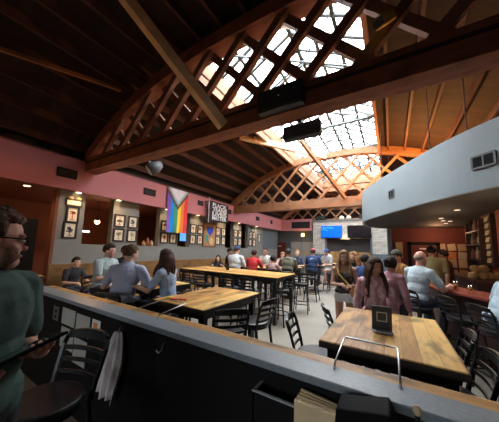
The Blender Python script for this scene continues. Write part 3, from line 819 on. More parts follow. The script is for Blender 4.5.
def table(name, label, x0, x1, y0, y1, z=1.05, m=None, apron=.09, legs=True, pedestal=False):
    cx, cy = (x0 + x1) / 2, (y0 + y1) / 2; W, D = (x1 - x0) / 2, (y1 - y0) / 2
    t = thing(name, label, 'table', (cx, cy, 0))
    MB().b2((-W, -D, z - .035), (W, D, z)).build('tabletop', m or table_m, t, bevel=.006)
    e = MB(); e.b2((-W - .004, -D - .004, z - .05), (W + .004, -D + .02, z - .008)); e.b2((-W - .004, D - .02, z - .05), (W + .004, D + .004, z - .008))
    e.b2((-W - .004, -D, z - .05), (-W + .02, D, z - .008)); e.b2((W - .02, -D, z - .05), (W + .004, D, z - .008)); e.build('edge_band', mat('edge_dark', (.02, .014, .011), .5), t)
    a = MB(); i = .05
    a.b2((-W + i, -D + i, z - apron - .035), (W - i, -D + i + .03, z - .035)); a.b2((-W + i, D - i - .03, z - apron - .035), (W - i, D - i, z - .035))
    a.b2((-W + i, -D + i, z - apron - .035), (-W + i + .03, D - i, z - .035)); a.b2((W - i - .03, -D + i, z - apron - .035), (W - i, D - i, z - .035)); a.build('apron', blackmetal, t)
    if pedestal:
        MB().lathe([(.28, 0), (.28, .02), (.06, .05), (.045, .08), (.045, z - .05)], 18).build('pedestal', blackmetal, t)
    else:
        nx = 2 if W < 1 else 3
        for k in range(nx):
            x = -W + .08 + (2 * W - .16) * k / (nx - 1)
            for y in (-D + .08, D - .08): MB().b2((x - .035, y - .035, 0), (x + .035, y + .035, z - .05)).build('leg', blackmetal, t)
    return t
table('plank_table', 'reclaimed plank bar table at right just beyond the counter, a black card stand on it', -.47, .35, 1.80, 2.99)
table('plank_table', 'empty reclaimed plank bar table nearest in the middle, left of the aisle', -2.48, -1.66, 1.88, 3.07)
table('plank_table', 'very long plank bar table crossing the middle of the hall', -5.30, -2.20, 4.86, 6.02, m=tablex_m)
table('plank_table', 'plank bar table at left where three people are eating', -4.35, -3.05, 2.28, 3.05, m=tablex_m)
table('plank_table', 'bar table behind the long one, crowded by people in white and red', -4.95, -3.45, 6.85, 7.60, m=tablex_m)
table('plank_table', 'small bar table between the olive hoodie and the woman facing it', -3.55, -2.78, 7.62, 8.35, pedestal=True)
table('plank_table', 'small bar table by the man in the navy tee and red cap', -3.15, -2.45, 9.70, 10.40, pedestal=True)
table('plank_table', 'farthest small bar table before the standing man in white', -3.05, -2.4, 12.0, 12.65, pedestal=True)

# long booth bench along the left wall
t = thing('booth_bench', 'long golden wood booth bench running along the left wall', 'bench', (-6.95, 9.0, 0))
MB().b2((-.33, -6.6, .35), (-.27, 6.8, 1.14)).build('backrest', bench_m, t, bevel=.01)
MB().b2((-.27, -6.6, .35), (.22, 6.8, .46)).build('seat', mat('bench_pad', (.05, .025, .015), .5), t, bevel=.02)
MB().b2((-.27, -6.6, 0), (.18, 6.8, .35)).build('base', bench_m, t)

# half-height service counter in the foreground
cnt = thing('service_counter', 'long black half wall with a grey top in the foreground', 'counter', (-1.2, 1.33, 0))
def cb(lo, hi): return MB().b2((lo[0] + 1.2, lo[1] - 1.33, lo[2]), (hi[0] + 1.2, hi[1] - 1.33, hi[2]))
cb((-4.35, 1.25, 0), (2.6, 1.40, 1.03)).build('body', blackpaint, cnt)
cb((-4.37, 1.235, 1.03), (2.62, 1.41, 1.07)).build('top', ledgegrey, cnt, bevel=.006)
cb((-4.35, 1.41, 1.015), (2.6, 1.545, 1.05)).build('wood_rail', tablex_m, cnt, bevel=.005)

def guard(label, x0, x1):
    tag(MB().tube([(x0, 1.37, 1.07), (x0, 1.39, 1.10), (x0, 1.68, 1.135), (x0 + .01, 1.70, 1.138), (x1 - .01, 1.70, 1.138), (x1, 1.68, 1.135), (x1, 1.39, 1.10), (x1, 1.37, 1.07)], .0055, 8).build('wire_guard', steel_m, smooth=True), label, 'wire guard')
guard('thin bent wire guard on the counter in front of the right plank table', -.28, .015)
guard('thin bent wire guard on the counter in front of the middle plank table', -2.06, -1.74)

# holder with menus on the counter face
t = thing('menu_holder', 'black open-topped holder with a bright steel rim on the counter face', 'holder', (-.45, 1.25, .80))
x0, x1, d = -.20, .225, .10
hb = MB(); hb.b2((x0, -d, 0), (x1, -d + .008, .15)); hb.b2((x0, -d, 0), (x0 + .008, 0, .15)); hb.b2((x1 - .008, -d, 0), (x1, 0, .15)); hb.b2((x0, -d, 0), (x1, 0, .008)); hb.build('box', blackpaint, t)
hr = MB(); hr.b2((x0 - .004, -d - .004, .15), (x1, -d + .012, .157)); hr.b2((x0 - .004, -d, .15), (x0 + .012, 0, .157)); hr.build('rim', mat('rim_steel', (.50, .55, .58), .35, .3), t)
t = thing('menu_bundle', 'bundle of tan kraft menus standing in the counter holder', 'menus', (-.322, 1.19, .81))
for q, (dx, dy, h) in enumerate(((0, -.034, .178), (0, -.008, .182), (.002, .008, .185), (0, .024, .19))):
    MB().box((dx, dy, h / 2), (.19, .012 if q else .036, h), Matrix.Rotation(.03 * q, 3, 'Y')).build('menu', mat('kraft_tan', (.82, .63, .37), .8, noise_amt=.06), t)

# rag, hook and notices on the counter face
t = thing('hook', 'small bare metal hook on the counter face right of the rag', 'hook', (-1.47, 1.25, .95))
MB().tube([(0, 0, .03), (0, -.02, .02), (0, -.03, -.02), (-.02, -.04, -.04), (-.045, -.04, -.03)], .005, 6).build('wire', mat('hook_grey', (.35, .36, .38), .35, .8), t)
m = MB(); NU, NV = 28, 26; vs = []
for side in (0, 1):
    for j in range(NV + 1):
        v = j / NV
        for i in range(NU + 1):
            u = i / NU - .5
            wd = .05 + .19 * min(1, v * 2.2) ** .7 - .02 * v
            fold = .020 * math.sin(u * 17 + 1.3 * v) * (.35 + .65 * min(1, v * 2)) + .012 * math.sin(u * 31 + 3 * v)
            vs.append((u * wd - .10 * v + .02 * math.sin(5 * v), -.055 + fold - .028 * math.sin(PI * min(1, v * 1.4)) * math.cos(u * 2.6) + .010 * side, -.56 * v - .045 * u * (v > .5) * 1 + .02 * math.sin(u * 6) * (v > .93)))
k = (NV + 1) * (NU + 1)
for side in (0, 1):
    for j in range(NV):
        for i in range(NU):
            a = side * k + j * (NU + 1) + i; q = (a, a + 1, a + NU + 2, a + NU + 1); m.f.append(q if side else q[::-1]); m.mi.append(0)
def rim(i0, i1):
    m.f.append((i0, i1, i1 + k, i0 + k)); m.mi.append(0)
m.v = vs
for i in range(NU): rim(i, i + 1); rim(NV * (NU + 1) + i + 1, NV * (NU + 1) + i)
for j in range(NV): rim((j + 1) * (NU + 1), j * (NU + 1)); rim(j * (NU + 1) + NU, (j + 1) * (NU + 1) + NU)
rag_m = mat('rag_cloth', (.80, .74, .74), .9, noise_amt=.18, noise_scale=9, bump=.3, bscale=60)
t = thing('hanging_rag', 'crumpled off-white rag hanging from the counter face', 'rag', (-2.0, 1.25, .96))
m.build('cloth', rag_m, t, smooth=True)
MB().tube([(0, 0, .03), (0, -.03, .03), (0, -.06, -.01), (0, -.05, -.03)], .006, 6).build('hook', mat('hook_grey'), t)
def notice(label, x0, x1, z0, z1, m, name='notice', cat='paper'):
    t = MB().b2((x0, 1.243, z0), (x1, 1.249, z1)).build(name, m); return tag(t, label, cat)
pap = mat('paper_grey', (.42, .42, .39), .85, noise_amt=.06)
notice('upper left pale paper notice on the counter face behind the man in green', -3.20, -2.89, .80, .97, pap)
notice('upper right pale paper notice on the counter face behind the black chair', -2.86, -2.58, .76, .96, pap)
notice('lower left pale paper notice on the counter face behind the chair back', -3.18, -2.88, .56, .77, pap)
notice('lower right pale paper notice on the counter face behind the chair back', -2.86, -2.60, .48, .72, pap)
t = thing('sticker', 'small white sticker with an orange square on the counter face', 'sticker', (-2.46, 1.247, .84))
MB().b2((-.075, -.003, 0), (.075, .002, .12)).build('backing', white_m, t); MB().b2((-.045, -.005, .02), (.03, -.003, .095)).build('square', mat('sticker_orange', (.7, .25, .08), .7), t)
t = thing('wall_outlet', 'grey metal outlet plate on the counter face at left', 'outlet', (-3.36, 1.247, .80))
MB().b2((-.07, -.006, 0), (.07, .002, .15)).build('plate', mat('plate_grey', (.2, .2, .2), .4, .5), t)
for z in (.04, .10): MB().b2((-.02, -.009, z - .018), (.02, -.006, z + .018)).build('socket', blackpaint, t)

# black angular box in front of the counter and a wooden-knobbed tool
t = thing('black_terminal', 'black angular box standing against the near side of the counter', 'box', (-.085, 1.12, .80))
m = MB(); m.prism([(0, 0), (.01, 0)], 0, 0) if False else None
m.add([(-.15, -.09, 0), (.11, -.09, 0), (.11, .09, 0), (-.15, .09, 0), (-.13, -.05, .26), (.06, -.05, .30), (.06, .07, .31), (-.13, .07, .26), (.11, -.07, .17), (.11, .08, .17)],
      [(0, 3, 2, 1), (0, 1, 8, 5, 4), (3, 7, 6, 9, 2), (0, 4, 7, 3), (4, 5, 6, 7), (5, 8, 9, 6), (1, 2, 9, 8)])
m.build('shell', black_m, t, bevel=.008)
MB().b2((-.13, -.07, -.80), (.09, .07, 0)).build('stand', blackpaint, t)
t = thing('knobbed_handle', 'small pale wooden knob on a dark handle at the bottom right', 'handle', (.06, 1.08, 1.045))
MB().ell((0, 0, .10), (.014, .014, .018)).build('knob', mat('knob_wood', (.62, .48, .3), .5), t, smooth=True)
MB().tube([(.0, 0, -1.045), (0, 0, .09)], .008, 8).build('shaft', blackmetal, t)

# card stand on the right table
t = thing('card_stand', 'black printed card in a clear upright stand on the right plank table', 'card stand', (-.085, 2.29, 1.05), math.radians(8))
MB().b2((-.075, -.05, 0), (.075, .04, .010)).build('base', mat('acrylic', (.45, .48, .5), .15), t)
cdd = MB().box((0, .0, .105), (.145, .008, .19), Matrix.Rotation(.10, 3, 'X')).build('card', mat('card_black', (.03, .032, .035), .4), t)
f = MB(); R = Matrix.Rotation(.10, 3, 'X')
for dx, dz, a, b in ((0, .035, .072, .006), (0, -.035, .072, .006), (.035, 0, .006, .072), (-.035, 0, .006, .072)):
    f.box(Vector((0, 0, .115)) + R @ Vector((dx, -.006, dz)), (a, .003, b), R)
f.build('outline', mat('card_line', (.45, .47, .48), .6), cdd)

tag(MB().box((0, 0, .085), (.12, .01, .17), Matrix.Rotation(.12, 3, 'X')).build('table_card', mat('card_black'), loc=(-4.02, 5.45, 1.05)), 'small black card standing on the long table before the white tee', 'card')
for dx, dy, c, n_ in ((0, 0, (.6, .05, .03), 'red'), (.10, .05, (.6, .05, .03), 'rust'), (-.09, .03, (.7, .5, .03), 'yellow')):
    tag(MB().prism([(-.05, -.02), (.03, -.03), (.055, .01), (0, .03), (-.04, .02)], 0, .012).build('sauce_packet', mat('packet_' + n_, c, .5), loc=(-2.28 + dx, 2.02 + dy, 1.05)), {'red': 'middle red', 'rust': 'right hand red', 'yellow': 'left hand yellow'}[n_] + ' sauce packet on the near left corner of the middle plank table', 'packet')
def plate(label, x, y, food, fc):
    t = thing('dinner_plate', label, 'plate', (x, y, 1.05))
    MB().lathe([(.06, 0), (.075, .004), (.125, .016), (.128, .020), (.075, .010), (.01, .008)], 22).build('dish', mat('plate_white', (.7, .69, .66), .3), t, smooth=True)
    m = MB()
    for q in range(6):
        a = q * 1.05; m.ell((.038 * math.cos(a), .038 * math.sin(a), .026), (.034, .028, .022), None, 10, 6)
    m.ell((0, 0, .034), (.04, .04, .022), None, 10, 6)
    m.build(food, mat('food_' + food, fc, .7, noise_amt=.3, noise_scale=30), t, smooth=True)
plate('white plate of golden fries before the man in grey-green', -4.10, 2.62, 'fries', (.62, .38, .10))
plate('white plate of browned food before the man in lavender', -3.42, 2.42, 'sandwich', (.35, .18, .07))
# chairs --------------------------------------------------------------
chair(-.60, 2.24, -79, 'black ladder-back bar chair left of the right plank table, back to the aisle')
chair(-.44, 2.92, -66, 'black bar chair at the far left corner of the right plank table')
chair(.28, 2.16, 92, 'nearest black bar chair at the right side of the right plank table')
chair(.27, 2.65, 88, 'second black bar chair along the right side of the right plank table')
chair(-1.60, 2.20, 48, 'black bar chair angled at the near right corner of the middle plank table')
chair(-1.56, 2.74, 84, 'black bar chair turned side-on at the right side of the middle plank table')
chair(-2.62, 2.62, -98, 'black bar chair tucked in left of the middle plank table')
chair(-4.62, 4.62, 0, 'first black bar chair from the left along the long table near side')
chair(-4.10, 4.58, 4, 'second black bar chair from the left along the long table near side')
chair(-3.24, 4.60, -3, 'third black bar chair from the left along the long table near side')
chair(-2.68, 4.50, 6, 'fourth black bar chair from the left along the long table near side')
chair(-2.15, 6.40, 12, 'black bar chair standing free just past the far right corner of the long table')
chair(-2.22, 5.12, 78, 'black bar chair turned towards the near right corner of the long table')
chair(-3.05, 6.15, 178, 'black bar chair on the far side of the long table at its right')
chair(-2.35, 8.0, 90, 'black bar chair right of the small table by the olive hoodie')
chair(-2.05, 9.95, 92, 'black bar chair at the aisle side of the red cap man\'s table')
chair(-2.25, 12.3, 90, 'farthest black bar chair by the standing man in white')
chair(-1.05, 8.6, 20, 'black bar chair in the aisle behind the woman in white shorts')
chair(.38, 5.14, -45, 'black bar chair holding the bald man at the bar')
chair(.88, 4.73, -60, 'empty black bar chair between the bald man and the person in pale blue')
chair(1.13, 4.22, -64, 'black bar chair under the person in pale blue at the right edge')
chair(-1.80, .67, 197, 'black bar chair beside the man in green, close in front of the counter')
# chairs under seated people
for x, y, f, l in ((-4.76, 2.40, -66, 'black bar chair under the man in the grey-green tee'), (-3.28, 1.90, 28, 'black bar chair under the man in the lavender grey tee'), (-2.75, 2.36, 108, 'black bar chair under the long-haired woman in blue'),
                   (-4.45, 6.36, 0, 'black bar chair under the man in white with a blue cap'), (-3.75, 6.36, 0, 'black bar chair under the person in the red shirt'), (-4.05, 8.0, 180, 'black bar chair under the man in white facing the camera'),
                   (-2.90, 7.18, 15, 'black bar chair under the olive hoodie'), (-3.12, 8.78, 180, 'black bar chair under the woman in navy'), (-2.72, 9.28, 5, 'black bar chair under the man in the navy tee'), (-2.30, 10.55, 150, 'black bar chair under the man in pale shorts')):
    chair(x, y, f, l)

# ------------------------------------------------------------------ the bar
bt = [(2.05, 3.55), (1.62, 4.02), (1.22, 4.62), (.90, 5.15), (.62, 5.65), (.48, 6.2)]
bpts = smooth_poly(bt, 5)
t = thing('bar_counter', 'curved bar with a glossy red-brown wooden top under the canopy', 'bar', (1.2, 5, 0))
def offs(ps, d):
    out = []
    for i, p in enumerate(ps):
        a = Vector(ps[max(i - 1, 0)]); b = Vector(ps[min(i + 1, len(ps) - 1)]); tt = (b - a).normalized(); q = Vector(p) + Vector((tt.y, -tt.x)) * d; out.append((q.x - 1.2, q.y - 5))
    return out
MB().prism(offs(bpts, 0) + offs(bpts, .55)[::-1], 1.03, 1.08).build('bar_top', mat('bar_red_wood', (.24, .055, .035), .22, noise_amt=.25, noise_scale=4), t, bevel=.008)
MB().prism(offs(bpts, .15) + offs(bpts, .48)[::-1], 0, 1.03).build('bar_front', mat('bar_dark', (.05, .02, .015), .5), t)
def glassware(name, label, x, y, h, r, liquid=None, z=1.08):
    t = thing(name, label, 'glass', (x, y, z))
    MB().lathe([(r * .75, 0), (r * .8, .01), (r, h * .6), (r * .95, h), (r * .88, h), (r * .9, h * .6), (r * .7, .015)], 14).build('tumbler', glass('drink_glass', (.9, .9, .9), .15), t, smooth=True)
    if liquid: MB().lathe([(r * .68, .016), (r * .86, h * .55), (r * .86, h * .7)], 14).build('drink', liquid, t, smooth=True)
beer = mat('amber_beer', (.65, .25, .03), .2)
glassware('beer_glass', 'amber beer glass on the bar by the bald man', .93, 5.35, .15, .04, beer)
glassware('beer_glass', 'second amber drink on the bar right of the first', 1.08, 5.2, .12, .035, beer)
glassware('beer_glass', 'short pale drink standing alone further right on the bar', 1.33, 4.83, .11, .035, mat('pale_drink', (.6, .45, .15), .2))
glassware('water_glass', 'tall clear glass on the left table by the man in grey-green', -4.02, 2.42, .16, .038, None, 1.05)

# back bar with bottles, posters and bags
t = thing('back_bar', 'dark back bar cabinet against the far red wall with open shelves', 'cabinet', (1.85, 8.6, 0))
MB().b2((-.30, -1.7, 0), (.24, .6, 1.10)).build('base_cabinet', mat('bar_dark'), t)
MB().b2((-.34, -1.72, 1.10), (.24, .62, 1.15)).build('worktop', mat('bar_top_dark', (.10, .04, .025), .3), t)
for z in (1.55, 1.95, 2.3): MB().b2((.05, -.6, z), (.24, .55, z + .03)).build('shelf', mat('bar_dark'), t)
for y in (-.63, .55): MB().b2((.05, y, 1.15), (.24, y + .03, 2.6)).build('side_panel', mat('bar_dark'), t)
MB().b2((.22, -.6, 1.15), (.24, .55, 2.6)).build('back_panel', mat('bar_dark'), t)
bc = [(.05, .10, .04), (.25, .12, .03), (.06, .04, .03), (.3, .28, .25), (.2, .03, .02)]
bn = ['green', 'amber', 'dark brown', 'clear', 'red']
k = 0
for z, lv in ((1.58, 'lowest'), (1.98, 'middle'), (2.33, 'highest')):
    for i in range(9):
        c = (i * 2 + int(z * 10)) % 5; h = .24 + .05 * ((i * 7 + k) % 3)
        o = MB().lathe([(.036, 0), (.038, .02), (.038, h * .6), (.016, h * .75), (.014, h), (.001, h)], 10).build('bottle', mat('bottle_' + bn[c].replace(' ', '_'), bc[c], .15), loc=(1.99, 8.08 + i * .118, z), smooth=True)
        tag(o, '%s glass bottle standing on the %s shelf of the back bar' % (bn[c], lv), 'bottle', 'bottles on the back bar, %s, %s shelf' % (bn[c], lv)); k += 1
t = thing('card_rack', 'tall narrow wall rack of pale cards at the right end of the bar', 'rack', (2.08, 7.75, 1.45))
MB().b2((-.07, -.22, 0), (0.02, .22, 1.22)).build('rack_back', mat('rack_dark', (.05, .02, .012), .6), t)
for q in range(7): MB().box((-.08, 0, .12 + q * .165), (.012, .26, .115), Matrix.Rotation(.2, 3, 'Y')).build('card', mat('card_cream', (.5, .42, .28), .8), t)
tan = mat('tan_bag', (.42, .28, .12), .8, noise_amt=.3, noise_scale=7, bump=.4, bscale=20)
r = random.Random(3)
bagn = ['leftmost', 'second', 'third', 'fourth', 'fifth', 'topmost', 'rear', 'rightmost']
for i, (x, y, z) in enumerate(((1.55, 7.12, 1.15), (1.62, 7.3, 1.15), (1.72, 7.2, 1.15), (1.85, 7.28, 1.15), (1.62, 7.28, 1.29), (1.76, 7.25, 1.30), (1.72, 7.5, 1.15), (1.98, 7.28, 1.15))):
    m = MB(); m.ell((0, 0, .085), (.10, .09, .085), Matrix.Rotation(r.random() * 3, 3, 'Z'), 14, 9)
    m.v = [(p[0] * (1 + .35 * noise.noise(Vector(p) * 16 + Vector((i, 0, 0)))), p[1] * (1 + .35 * noise.noise(Vector(p) * 13 + Vector((0, i, 0)))), max(0, p[2] + .015 * noise.noise(Vector(p) * 19))) for p in m.v]
    tag(m.build('tan_bag', tan, loc=(x, y, z), smooth=True), bagn[i] + ' lumpy tan bag in the heap on the back bar', 'bag', 'tan bags heaped on the back bar')
pc = [(.55, .42, .25), (.5, .3, .15), (.6, .5, .35), (.55, .2, .07), (.45, .35, .22), (.5, .45, .38)]
rows = [(1.82, 1.62, .26), (1.50, 1.60, .24), (1.18, 1.58, .25), (.9, 1.62, .2)]
pos = 0
rn = ['top', 'second', 'third', 'bottom']; cn = ['first', 'second', 'third', 'fourth']
for ri, (z, x0, h) in enumerate(rows):
    for q in range(4):
        x = 1.68 + q * .115 * 2.9 / 1.0 * .36 + (.03 if ri % 2 else 0)
        x = 1.70 + q * .12
        hh = h + .03 * ((q * 3 + ri) % 3)
        # seen narrow between the staff and the back bar
        o = MB().box((0, 0, hh / 2), (.24, .01, hh), Matrix.Rotation(.06 * ((q * 5 + ri * 3) % 5 - 2), 3, 'Y')).build('poster', mat('poster_' + 'abcdef'[(q * 2 + ri) % 6], pc[(q * 2 + ri) % 6], .8), loc=(1.72 + q * .30, 11.83 - .008 * ((q + ri) % 2), z))
        tag(o, '%s poster from the left in the %s row on the red wall behind the staff' % (cn[q], rn[ri]), 'poster', 'posters pinned on the red wall'); pos += 1
tag(MB().b2((.18, 11.7, 1.45), (.42, 11.84, 2.12)).build('wall_box', mat('tan_carton', (.45, .33, .17), .8)), 'tan upright box on the red wall left of the maroon door', 'box')

# lights of the bar and the canopy
point('bar_lamp', (1.2, 7.6, 2.2), 7, (1, .66, .38), .15)
point('bar_lamp', (1.5, 11.0, 2.45), 16, (1, .5, .25), .15)
point('bar_lamp', (1.5, 5.6, 2.2), 5, (1, .7, .45), .15)
point('canopy_uplight', (.6, 9.0, 4.1), 260, (1, .42, .10), .15)
spot('alcove_fill', (-9.0, 1.0, 2.9), 30, (1, .5, .22), 130)
spot('alcove_fill', (-9.0, 6.5, 2.9), 20, (1, .5, .22), 130)
point('far_lamp', (-5.4, 15.9, 2.7), 8, (1, .7, .4), .1)
spot('niche_lamp', (-2.4, 15.5, 3.0), 30, (1, .75, .5), 90, aim=(0, .5, -1))
# ------------------------------------------------------------------ people
def V(*a): return Vector(a)
def smoothstep(a, b, x):
    t = max(0, min(1, (x - a) / (b - a))); return t * t * (3 - 2 * t)
SKIN = {'fair': (.62, .38, .28), 'rosy': (.62, .33, .25), 'tan': (.50, .28, .19), 'deep': (.22, .11, .07)}
eye_w = mat('eye_white', (.7, .68, .64), .3); eye_d = mat('eye_dark', (.03, .02, .015), .2)
def ik(sh, tgt, la, lb, pole):
    d = tgt - sh; L = min(d.length, (la + lb) * .985); t = d.normalized(); tgt = sh + t * L
    c = (la * la + L * L - lb * lb) / (2 * la * L); c = max(-1, min(1, c))
    pv = pole - t * pole.dot(t); pv.normalize()
    return sh + t * la * c + pv * la * math.sqrt(1 - c * c), tgt
def hand_fingers(m, wr, d, n, side, s, curl, wide=1.0):
    """four unequal fingers and a thumb rooted in the palm"""
    d = d.normalized(); n = (n - d * n.dot(d)).normalized(); sd = d.cross(n) * side
    base = wr + d * .078 * s
    for q, (o, L) in enumerate(((.030, .070), (.010, .080), (-.010, .074), (-.029, .058))):
        p0 = base + sd * o * s * wide - d * .015 * s; a = 0; pts = [p0]; dirv = d
        for k, f in enumerate((.42, .33, .25)):
            a += curl * (.7, 1, .7)[k]
            dirv = d * math.cos(a) + n * math.sin(a)
            pts.append(pts[-1] + dirv * (L * f + (.012 if k == 0 else 0)) * s)
        m.tube(pts, [.0092 * s, .0088 * s, .0078 * s, .006 * s], 7)
    p0 = wr + d * .03 * s + sd * .026 * s; p1 = p0 + (sd * .7 + d * .55 + n * .25 * curl).normalized() * .036 * s; p2 = p1 + (d * .85 + sd * .15 + n * .6 * curl).normalized() * .030 * s
    m.tube([p0, p1, p2], [.012 * s, .010 * s, .0075 * s], 7)
def hair_shell(hc, R, s, fn, vol, name, m, parent, amp=.006, fr=24, nu=40, nv=26):
    """closed shell round the skull that rises out of it only where hair grows"""
    b = MB(); b.ell((0, 0, 0), (1, 1, 1), None, nu, nv); vs = []
    for p in b.v:
        d = Vector(p).normalized(); k = fn(d)
        nn = noise.noise(d * fr * .25) * amp + noise.noise(Vector((d.x * fr, d.y * fr, d.z * fr * .4))) * amp * .8
        rad = Vector((.077 * s, .097 * s, .103 * s))
        base = Vector((d.x * rad.x, d.y * rad.y - .008 * s, d.z * rad.z + .025 * s))
        out = k * (vol * s + nn * s) - (1 - k) * .022 * s
        vs.append(hc + R @ (base + d * out))
    b.v = vs
    return b.build(name, m, parent, smooth=True)
def short_fn(d):
    jag = .07 * noise.noise(d * 5)
    front = smoothstep(.30, .50, d.z + jag); side = smoothstep(-.42, -.02, d.z + jag); back = smoothstep(-.95, -.35, d.z)
    f = smoothstep(.15, .62, d.y); b = smoothstep(.05, -.45, d.y)
    return front * f + (1 - f) * (back * b + side * (1 - b))
def crop_fn(d): return short_fn(Vector((d.x, d.y, d.z - .12)))
def wavy_fn(d): return short_fn(Vector((d.x, d.y, d.z - .10)))
def balding_fn(d): return short_fn(d) * smoothstep(.12, -.08, d.z)
def long_fn(d):
    front = smoothstep(.50, .66, d.z); f = smoothstep(.30, .70, d.y - .25 * abs(d.x)); return front * f + (1 - f) * smoothstep(-.9, -.75, d.z)
def cap_fn(d): return smoothstep(.22, .27, d.z - .10 * d.y)

def person(label, x, y, face, pose='sit', H=1.75, shirt=(.4, .4, .45), pants=(.03, .035, .05), skin='fair', hair='short', hcol=(.05, .025, .012), sleeve='short', hands=None,
           hyaw=0, hpitch=8, lean=6, legs='long', female=False, seat=.775, cap=None, vox=.011, world_hands=None, curl=.45, palm=None, shirt_m=None, build=1.0, name='person', shoes=(.03, .03, .035), top='tee', short_len=.55, pole_=None):
    s = H / 1.75
    t = thing(name, label, 'person', (x, y, 0), math.radians(face))
    sk = mat('skin_' + skin, SKIN[skin], .55, noise_amt=.06, noise_scale=9)
    sit = pose == 'sit'
    pz = seat + .095 if sit else .945 * s
    la = math.radians(lean); u = V(0, math.sin(la), math.cos(la))
    pel = V(0, 0, pz)
    sw_ = (.165 if female else .185) * s * (1 + (build - 1) * .5)
    wst = pel + u * .15 * s; chest = pel + u * .33 * s; neck = pel + u * .505 * s
    hp = math.radians(lean * .5)
    hc = neck + V(0, math.sin(hp) + .12, math.cos(hp)) * .170 * s
    R = Matrix.Rotation(math.radians(hyaw), 3, 'Z') @ Matrix.Rotation(-math.radians(hpitch), 3, 'X')
    Ru = Matrix.Rotation(-la, 3, 'X')
    sh = {k: neck - u * .05 * s + V(k * sw_, 0, 0) for k in (-1, 1)}
    if hands is None:
        hands = ((-.16, .40, 1.10), (.16, .42, 1.10)) if sit else ((-.27, .05, .80 * s), (.27, .05, .80 * s))
    wh = world_hands or {}
    inv = Matrix.Translation(V(x, y, 0)) @ Matrix.Rotation(math.radians(face), 4, 'Z'); inv = inv.inverted()
    arms = {}
    for k, hd in ((-1, hands[0]), (1, hands[1])):
        hd = V(*hd)
        if k in wh: hd = inv @ V(*wh[k])
        pole = V(*pole_) if pole_ and k == 1 else V(k * .6, -.55, -.75)
        el, wr = ik(sh[k], hd, .285 * s, .245 * s, pole); arms[k] = (el, wr)
    hips = {k: pel + V(k * .088 * s, 0, -.02 * s) for k in (-1, 1)}
    if sit:
        kn = {k: V(k * .14 * s, .43 * s, pz - .03) for k in (-1, 1)}
        fz = max(.30, pz - .50 * s) if seat > .55 else .085
        an = {k: V(k * .12 * s, .33 * s, fz) for k in (-1, 1)}
    else:
        kn = {k: V(k * .095 * s, .03 * (k > 0) + .02, .50 * s) for k in (-1, 1)}
        an = {k: V(k * .10 * s, -.02 + .05 * (k > 0), .085 * s) for k in (-1, 1)}
    w_ = build
    def torso(m, g=0.0, low=True):
        m.ell(chest + u * .03 * s, ((.150 if female else .168) * s * w_ + g, (.105 if female else .118) * s * w_ + g, .20 * s + g), Ru)
        m.ell(wst + u * .04 * s, ((.125 if female else .148) * s * w_ + g, (.098 if female else .112) * s * w_ + g, .17 * s + g), Ru)
        if low: m.ell(pel + u * .03 * s, ((.165 if female else .160) * s * w_ + g, .118 * s * w_ + g, .13 * s + g), Ru)
        if female:
            for k in (-1, 1): m.ell(chest + V(k * .07 * s, .085 * s, .01), (.062 * s + g, .058 * s + g, .062 * s + g))
        for k in (-1, 1): m.rcone(neck - u * .015 * s + V(k * .035 * s, -.01 * s, 0), sh[k], .050 * s + g, .056 * s * (w_ * .5 + .5) + g)
    ar = (.85 if female else 1.0) * (w_ * .5 + .5)
    # the body, one skin
    m = MB(); torso(m)
    for k in (-1, 1):
        el, wr = arms[k]
        m.rcone(sh[k], el, .050 * s * ar, .040 * s * ar); m.rcone(el, wr, .041 * s * ar, .028 * s * ar)
        d = (wr - el).normalized()
        m.ell(wr + d * .045 * s, (.040 * s, .040 * s, .040 * s)) if False else m.rcone(wr, wr + d * .062 * s, .027 * s, .031 * s)
        m.rcone(hips[k], kn[k], .084 * s * w_, .056 * s); m.rcone(kn[k], an[k], .055 * s, .037 * s)
        m.rcone(an[k] + V(0, -.03, -.03), an[k] + V(0, .14, -.045), .036 * s, .030 * s)
    m.rcone(neck - u * .03 * s, hc + R @ V(0, -.012, -.04) * s, (.050 if female else .058) * s, (.047 if female else .054) * s)
    m.ell(hc + R @ V(0, -.008, .025) * s, (.077 * s, .097 * s, .100 * s), R)
    m.ell(hc + R @ V(0, .030, -.030) * s, (.062 * s, .064 * s, .092 * s), R)
    m.ell(hc + R @ V(0, .056, -.088) * s, (.042 * s, .043 * s, .036 * s), R)
    m.rcone(hc + R @ V(0, .084, .014) * s, hc + R @ V(0, .103, -.026) * s, .010 * s, .0135 * s)
    for k in (-1, 1):
        m.ell(hc + R @ V(k * .079, -.008, -.010) * s, (.013 * s, .020 * s, .031 * s), R)
        m.ell(hc + R @ V(k * .030, .082, .026) * s, (.026 * s, .014 * s, .010 * s), R)
        m.ell(hc + R @ V(k * .040, .062, -.035) * s, (.024 * s, .026 * s, .024 * s), R)
    body = solid_from(m, 'body', sk, vox, 3, t)
    # fingers, eyes and lips grow from the same mesh
    me = body.data; ex = MB()
    for k in (-1, 1):
        el, wr = arms[k]; d = (wr - el).normalized()
        nn = V(*palm[k]) if palm and k in palm else (V(0, 0, -1) if abs(d.z) < .8 else V(-k, 0, 0))
        hand_fingers(ex, wr, d, nn, -k if True else k, s * 1.02, curl)
    ex.cur = 1
    for k in (-1, 1): ex.ell(hc + R @ V(k * .031, .0875, .004) * s, (.0135 * s, .008 * s, .0075 * s), R, 10, 6)
    ex.cur = 2
    for k in (-1, 1): ex.ell(hc + R @ V(k * .031, .0935, .004) * s, (.0062 * s, .004 * s, .0062 * s), R, 8, 6)
    ex.cur = 3
    ex.ell(hc + R @ V(0, .0925, -.062) * s, (.022 * s, .010 * s, .0062 * s), R, 10, 6)
    ex.cur = 4
    for k in (-1, 1): ex.ell(hc + R @ V(k * .032, .091, .030) * s, (.020 * s, .006 * s, .0038 * s), R, 8, 6)
    n0 = len(me.vertices)
    import bmesh
    bm = bmesh.new(); bm.from_mesh(me)
